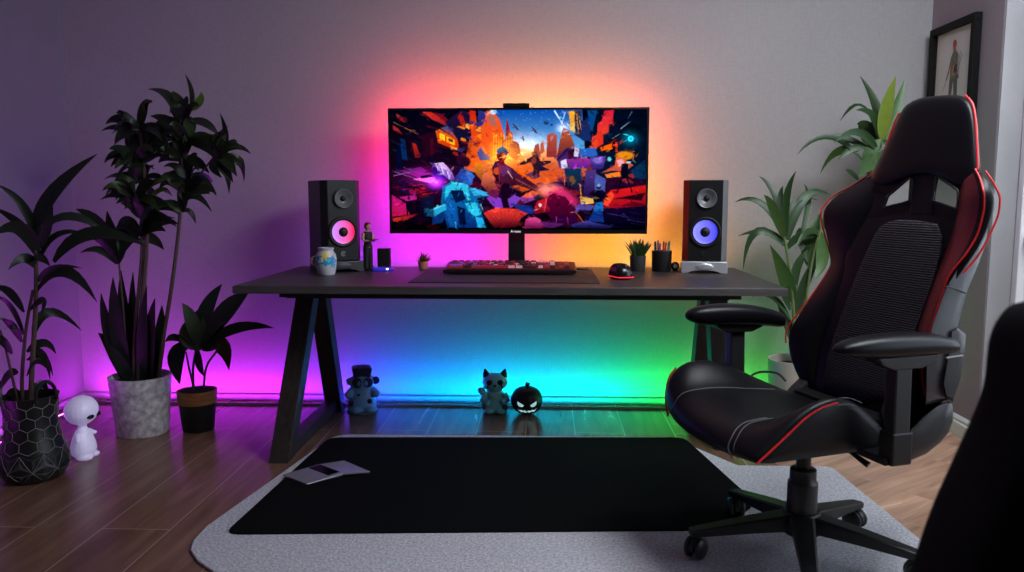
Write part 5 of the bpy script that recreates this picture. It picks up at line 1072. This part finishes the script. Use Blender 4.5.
# mesh insert
meshp = [(890, 221), (905, 219), (928, 222), (938, 224), (942, 236), (941, 252), (934, 280), (925, 305), (914, 338), (906, 372), (900, 398), (860, 402), (822, 390), (826, 362), (834, 335), (848, 296), (862, 262), (874, 236), (881, 226)]
fm = bpy.data.materials.new('ribbed_grey_mesh_fabric'); fm.use_nodes = True
N = fm.node_tree.nodes; L = fm.node_tree.links; bb = N['Principled BSDF']; bb.inputs['Roughness'].default_value = .85; bb.inputs['Specular IOR Level'].default_value = .2
tc = N.new('ShaderNodeTexCoord'); wv = N.new('ShaderNodeTexWave'); wv.bands_direction = 'Z'; wv.inputs['Scale'].default_value = 44; wv.inputs['Distortion'].default_value = 2.2; wv.inputs['Detail'].default_value = 3; wv.inputs['Detail Scale'].default_value = 2.5
L.new(tc.outputs['Object'], wv.inputs['Vector']); rp = N.new('ShaderNodeValToRGB'); rp.color_ramp.elements[0].color = (.006, .005, .008, 1); rp.color_ramp.elements[1].color = (.085, .072, .09, 1); rp.color_ramp.elements[0].position = .25
L.new(wv.outputs['Fac'], rp.inputs[0]); L.new(rp.outputs[0], bb.inputs['Base Color']); bp = N.new('ShaderNodeBump'); bp.inputs['Strength'].default_value = .6; bp.inputs['Distance'].default_value = .004; L.new(wv.outputs['Fac'], bp.inputs['Height']); L.new(bp.outputs[0], bb.inputs['Normal'])
MB().cushion(meshp, [(1, -.01), (1, .012), (.97, .021), (.85, .026), (.4, .028)], fnb).build('mesh_panel', fm, chair)['label'] = 'ribbed dark grey mesh panel'
# wings
def wing(inner, crest, rear, shell, mats, name, side, out_bulge):
    b = MB(); secs = []
    n = len(crest)
    for i in range(n):
        I_ = BP(*inner[i], .004); C_ = pv(*crest[i][:2], crest[i][2]); R_ = pv(*rear[i][:2], rear[i][2]) if rear else Vector((C_.x - .075, C_.y * 1.0 - side * .006, C_.z))
        M_ = I_.lerp(C_, .5) + Vector((out_bulge, 0, 0)); B_ = BP(*inner[i], -.06); B_ = Vector((B_.x, B_.y, R_.z))
        K_ = C_.lerp(R_, .5) + Vector((0, side * .008, 0))
        C1 = C_.lerp(M_, .12); C2 = C_.lerp(K_, .12)
        secs.append([I_, M_, C1, C_, C2, K_, R_, B_])
    b.loft(secs)
    b.m = []
    nq = len(secs[0])
    for i in range(len(secs) - 1):
        for j in range(nq): b.m.append(1 if j in (0, 1) else 0)
    b.m += [0, 0]
    return b.build(name, mats, chair, subsurf=1)
far_in = [(890, 190), (886, 197), (884, 203), (879, 212), (873, 222), (866, 238), (855, 262), (850, 277), (842, 300), (831, 330), (826, 346), (822, 362), (818, 378), (818, 392)]
far_cr = [(877, 170, -.17), (853, 186, -.27), (836, 195, -.32), (825, 206, -.335), (822, 215, -.335), (825, 232, -.33), (832, 258, -.305), (829, 271, -.305), (811, 298, -.32), (789, 327, -.34), (787, 343, -.34), (791, 362, -.32), (800, 382, -.28), (810, 396, -.25)]
wing(far_in, far_cr, None, None, [LEA, LEA], 'side_wing', -1, .012)
MB().tube(spline([pv(x, y, v) + Vector((.002, -.003, 0)) for x, y, v in far_cr[:11]], 4), .0028, 8).build('piping', PIPE, chair)
near_in = [(960, 184), (959, 192), (957, 200), (956, 208), (954, 220), (949, 238), (941, 262), (933, 284), (924, 308), (913, 340), (907, 370), (902, 395)]
near_cr = [(975, 169, .27), (980, 179, .30), (983, 190, .33), (984, 200, .335), (983, 213, .335), (977, 235, .33), (965, 255, .32), (950, 274, .30), (940, 300, .29), (927, 340, .28), (922, 370, .27), (925, 396, .26)]
near_re = [(984, 171, .30), (991, 181, .325), (998, 195, .345), (998.5, 204, .35), (996, 218, .35), (985, 242, .345), (975, 258, .335), (962, 273, .32), (950, 300, .31), (938, 340, .30), (934, 370, .29), (935, 396, .28)]
wing(near_in, near_cr, near_re, None, [LEA, LEAR], 'side_wing', 1, .015)['label'] = 'side wing with a wine red inner face'
MB().tube(spline([pv(x, y, v) + Vector((.003, .003, 0)) for x, y, v in near_cr], 4), .0026, 8).build('piping', PIPE, chair)
MB().tube(spline([pv(x, y, v) + Vector((.0, .004, 0)) for x, y, v in near_re[:8]], 4), .0028, 8).build('piping', PIPE, chair)
# side panel of the shell under the wing, window light put into its colour
sp2 = [(990, 214), (986, 244), (977, 268), (967, 292), (958, 325), (954, 345), (948, 400), (925, 405), (926, 350), (932, 325), (944, 292), (955, 272), (972, 244), (980, 215)]
b = MB(); cxs = sum(p[0] for p in sp2) / len(sp2); cys = sum(p[1] for p in sp2) / len(sp2)
b.cushion(sp2, [(.97, .22), (1, .27), (1, .300), (.96, .312), (.6, .316)], lambda a, q, d: pv(a, q, d)).build('shell_side', LEA_LIT, chair)['label'] = 'side of the backrest shell, lightened as if window-lit'
MB().tube([pv(945, 286, .319), pv(956, 289, .319), pv(966, 293, .317)], .002, 6).build('shell_seam', PLA, chair)
# dark lower part of the back between the wing and the recliner
lb = [(902, 350), (950, 352), (951, 392), (938, 408), (920, 422), (903, 441), (885, 440), (880, 410)]
MB().cushion(lb, [(1, .06), (1, .22), (.96, .245), (.6, .25)], lambda a, q, d: pv(a, q, d)).build('lower_back', LEA, chair)
# recliner covers
hc = [(952, 330), (957, 327), (966, 334), (965, 350), (961, 378), (953, 402), (946, 398), (943, 385), (947, 362)]
MB().cushion(hc, [(1, .25), (1, .315), (.93, .325), (.5, .326)], lambda a, q, d: pv(a, q, d)).build('hinge_cover', PLG, chair)
MB().tube([pv(946, 358, .328), pv(955, 356.5, .328), pv(963, 355.5, .328)], .0022, 6).build('hinge_seam', mat('pale_edge_line', (.3, .3, .32), .4), chair)
rc = [(901, 441), (912, 428), (925, 415), (938, 405), (948, 401), (953, 405), (953, 420), (949, 432), (940, 443), (926, 454), (912, 460), (902, 462)]
MB().cushion(rc, [(1, .235), (1, .30), (.95, .313), (.6, .318)], lambda a, q, d: pv(a, q, d)).build('recline_cover', PLG, chair)
rf = [(u - .0, -v, z) for u, v, z in [tuple(pv(a, q, .26)) for a, q in rc]]
b = MB(); b.loft([[(u, -.235, z) for u, v, z in rf], [(u, -.29, z) for u, v, z in rf]]); b.build('recline_cover', PLG, chair, smooth=False, bevel=.008)
MB().box((-.155, 0, .455), (.06, .46, .05)).build('back_bracket', PLA, chair, smooth=False, bevel=.006)
MB().tube(spline([(-.14, -.29, .49), (-.12, -.315, .515), (-.06, -.33, .52), (-.01, -.325, .505), (.02, -.31, .50)], 5), .004, 8).build('recline_cable', PLA, chair)
# ---- armrests
def arm(v0, prof_top, prof_bot, s):
    b = MB(); secs = []
    for (u, zt), (_, zb), w in zip(prof_top, prof_bot, (.018, .036, .045, .048, .048, .046, .040, .022)):
        zm = (zt + zb) / 2; h = (zt - zb) / 2
        secs.append([(u, v0 + w * x, zm + h * y) for x, y in ((-1, -.3), (-.8, -1), (0, -1), (.8, -1), (1, -.3), (1, .35), (.75, .9), (0, 1.05), (-.75, .9), (-1, .35))])
    return b.loft(secs).build('arm_pad', LEA, chair, subsurf=1)
us = [.205, .17, .10, .03, -.04, -.11, -.165, -.195]
zt_n = [.757, .776, .786, .789, .788, .782, .770, .752]; zb_n = [.744, .735, .728, .726, .726, .727, .725, .728]
zt_f = [.747, .770, .776, .776, .770, .755, .740, .722]; zb_f = [.730, .708, .702, .700, .697, .692, .682, .686]
arm(.360, list(zip(us, [z - RUGZ for z in zt_n])), list(zip(us, [z - RUGZ for z in zb_n])), 1)
arm(-.360, list(zip([u + .018 for u in us], [z - RUGZ for z in zt_f])), list(zip(us, [z - RUGZ for z in zb_f])), -1)
for v0, zt, du in ((.360, .718, 0), (-.360, .700, .03)):
    s = 1 if v0 > 0 else -1
    MB().loft([[(x * .5 + du - .01, v0 + y, z) for x, y in ((-w, -.03), (w, -.03), (w, .03), (-w, .03))] for w, z in ((.20, zt), (.17, zt - .018), (.09, zt - .034))]).build('pad_plate', PLA, chair, smooth=False, bevel=.003)
    MB().loft([[(x + du - .005 + k, v0 - s * .0 + y, z) for x, y in ((-.028, -.020), (.028, -.020), (.028, .020), (-.028, .020))] for z, k in ((zt - .03, 0), (.56, -.003), (.43, -.006))]).build('arm_post', PLG, chair, smooth=False, bevel=.006)
    MB().loft([[(x + du - .012, v0 - s * .004 + y, z) for x, y in ((-.034, -.026), (.034, -.026), (.034, .026), (-.034, .026))] for z in (.51, .418)]).build('arm_sleeve', PLA, chair, smooth=False, bevel=.006)
    MB().box((du - .012, v0 - s * .12, .428), (.09, .26, .02)).build('arm_bracket', PLA, chair, smooth=False, bevel=.004)
# ---- mechanism, gas lift, star base
MB().loft([[(-.14, -.16, .42), (.14, -.16, .40), (.14, .16, .42), (-.14, .16, .42)], [(-.11, -.11, .37), (.11, -.11, .355), (.11, .11, .36), (-.11, .11, .37)]]).build('tilt_mechanism', PLA, chair, smooth=False, bevel=.008)
MB().lathe([(0, -.045), (.030, -.045), (.034, -.03), (.034, .03), (.028, .045), (0, .045)], 20, Matrix.Translation((.14, -.02, .352)) @ Matrix.Rotation(math.radians(70), 4, 'Y')).build('tension_knob', PLA, chair)
MB().tube([(-.03, .10, .40), (-.035, .17, .385), (-.055, .215, .362)], [.006, .006, .010], 8).build('height_lever', PLA, chair)
MB().box((-.14, .14, .412), (.16, .17, .022)).box((-.15, .2, .400), (.06, .07, .02)).build('under_tray', PLA, chair, smooth=False, bevel=.006)
MB().lathe([(0, .20), (.022, .20), (.022, .39), (0, .39)], 24).build('gas_piston', PLA, chair)
MB().lathe([(0, .085), (.040, .085), (.046, .10), (.046, .24), (.044, .245), (.040, .25), (.040, .285), (.034, .29), (0, .29)], 32).build('gas_lift_sleeve', PLG, chair)
MB().lathe([(0, .075), (.050, .075), (.062, .085), (.062, .135), (.054, .15), (0, .15)], 32).build('base_hub', PLA, chair)
rot = PI + TH
for k in range(5):
    a = math.radians(185 - 72 * k) - rot; ca_, sa_ = math.cos(a), math.sin(a)
    R3 = Matrix.Rotation(a, 4, 'Z')
    lg = MB().loft([[(r, -w, zt - .004), (r, -w * .75, zt), (r, w * .75, zt), (r, w, zt - .004), (r, w * .9, zb), (r, -w * .9, zb)] for r, w, zt, zb in ((.03, .036, .148, .092), (.16, .031, .128, .086), (.30, .024, .104, .076), (.355, .022, .094, .073))])
    lg.v = [R3 @ p for p in lg.v]; lg.build('base_leg', PLA, chair, smooth=False, bevel=.003)
    cr, sr_ = .335, math.radians(30 + 40 * k)
    c = Vector((cr * ca_, cr * sa_, 0))
    fk = MB().tube([c + Vector((0, 0, .078)), c + Vector((0, 0, .045))], .012, 10).build('caster', PLA, chair)
    T = Matrix.Translation(c) @ Matrix.Rotation(sr_, 4, 'Z')
    hd = MB(); hd.loft([[(.034 * math.cos(q), y, .034 + .036 * math.sin(q)) for q in [math.radians(x) for x in range(-10, 191, 20)]] for y in (-.009, .009)]); hd.v = [T @ p for p in hd.v]; hd.build('caster_hood', PLA, fk, smooth=False, bevel=.002)
    for sy in (-1, 1):
        w = MB().lathe([(0, -.009), (.026, -.009), (.033, -.005), (.034, .003), (.028, .009), (.012, .011), (0, .011)], 24, T @ Matrix.Translation((0, sy * .019, .034)) @ Matrix.Rotation(-sy * PI / 2, 4, 'X')); w.build('wheel', PLG, fk)
# ================================================================ DARK FABRIC CHAIR CLOSE TO THE CAMERA
FAB = mat('black_woven_fabric', (.012, .012, .014), .9, var=.35, vscale=220, bump=.5, bscale=500, spec=.2)
fcx, fcy = .80, 1.02
ac = thing('armchair', 'blurred black fabric armchair at the right edge, nearest the camera', 'chair', (fcx, fcy, 0))
def A(px, py): p = at(px, py, 1, 1.0); return (p.x - fcx, p.z)
oc = [A(1030, 296), A(1016, 301), A(1004, 312), A(995, 328), A(991, 345), A(990, 362), A(988, 385), A(978, 412), A(962, 447), A(948, 478), A(934, 509), A(921, 545), A(911, 580), (-.345, .60), (-.36, .50), (-.36, .42), (.36, .42), (.36, .60), (.33, .80), (.27, .98), (.20, 1.03)]
MB().cushion(oc, [(.94, .0), (.985, -.005), (1, -.03), (1, -.09), (.985, -.125), (.94, -.15), (.6, -.165)], XZ).build('backrest', FAB, ac, subsurf=1)
sq = rrect(.66, .56, .08)
MB().cushion([(a, q - .34) for a, q in sq], [(.95, .30), (1, .32), (1, .42), (.96, .455), (.5, .47)], XY).build('seat', FAB, ac, subsurf=1)
MB().tube(spline([A(1004, 314) + (0,), A(991, 345) + (0,), A(988, 385) + (0,), A(962, 447) + (0,), A(934, 509) + (0,), A(911, 580) + (0,)], 3), .001, 4)
sm = [(x + .012, -.122, z) for x, z in (A(988, 385), A(962, 447), A(934, 509), A(911, 580), (-.345, .60))]
MB().tube(spline(sm, 4), .004, 8).build('piping', mat('dark_red_piping', (.10, .008, .012), .6), ac)
for sx in (-1, 1):
    for yy in (-.56, -.10): MB().tube([(sx * .26, yy, .32), (sx * .28, yy, 0)], [.022, .014], 12).build('leg', PLA, ac)
# ================================================================ LIGHT
def area(name, loc, target, sx, sy, power, col):
    l = bpy.data.lights.new(name, 'AREA'); l.shape = 'RECTANGLE'; l.size = sx; l.size_y = sy; l.energy = power; l.color = col
    o = bpy.data.objects.new(name, l); COL.objects.link(o); o.location = loc
    o.rotation_euler = (Vector(target) - Vector(loc)).to_track_quat('-Z', 'Y').to_euler(); return o
area('daylight_window', (2.75, 1.9, 1.5), (.2, 2.7, .9), 3.4, 2.1, P_WIN, (.86, .92, 1.0))
area('ceiling_fill', (1.45, 2.3, 2.68), (1.2, 3.2, .3), 1.3, 1.3, P_ROOM, (.90, .95, 1.0))  # unseen fill lamp added under the ceiling to brighten the room
wd = bpy.data.worlds.new('sky'); S.world = wd; wd.use_nodes = True
wn = wd.node_tree.nodes; wl = wd.node_tree.links
sk = wn.new('ShaderNodeTexSky'); sk.sky_type = 'NISHITA'; sk.sun_disc = False; sk.sun_elevation = math.radians(25); sk.air_density = 1.2; sk.dust_density = 3
mxw = wn.new('ShaderNodeMix'); mxw.data_type = 'RGBA'; mxw.inputs[0].default_value = .75; mxw.inputs[7].default_value = (.62, .66, .70, 1); wl.new(sk.outputs[0], mxw.inputs[6]); wl.new(mxw.outputs[2], wn['Background'].inputs[0])
wn['Background'].inputs[1].default_value = WORLD
cam = bpy.data.cameras.new('camera'); cam.sensor_width = 36; cam.lens = 36 * F / 1024; cam.clip_start = .05
co = bpy.data.objects.new('camera', cam); COL.objects.link(co); co.location = (0, 0, H)
co.rotation_euler = Matrix((RT, UP, -FW)).transposed().to_euler()
cam.dof.use_dof = True; cam.dof.focus_distance = 3.5; cam.dof.aperture_fstop = 4.0
S.camera = co
S.view_settings.view_transform = 'Standard'; S.view_settings.look = 'None'; S.view_settings.exposure = .12; S.view_settings.gamma = .86
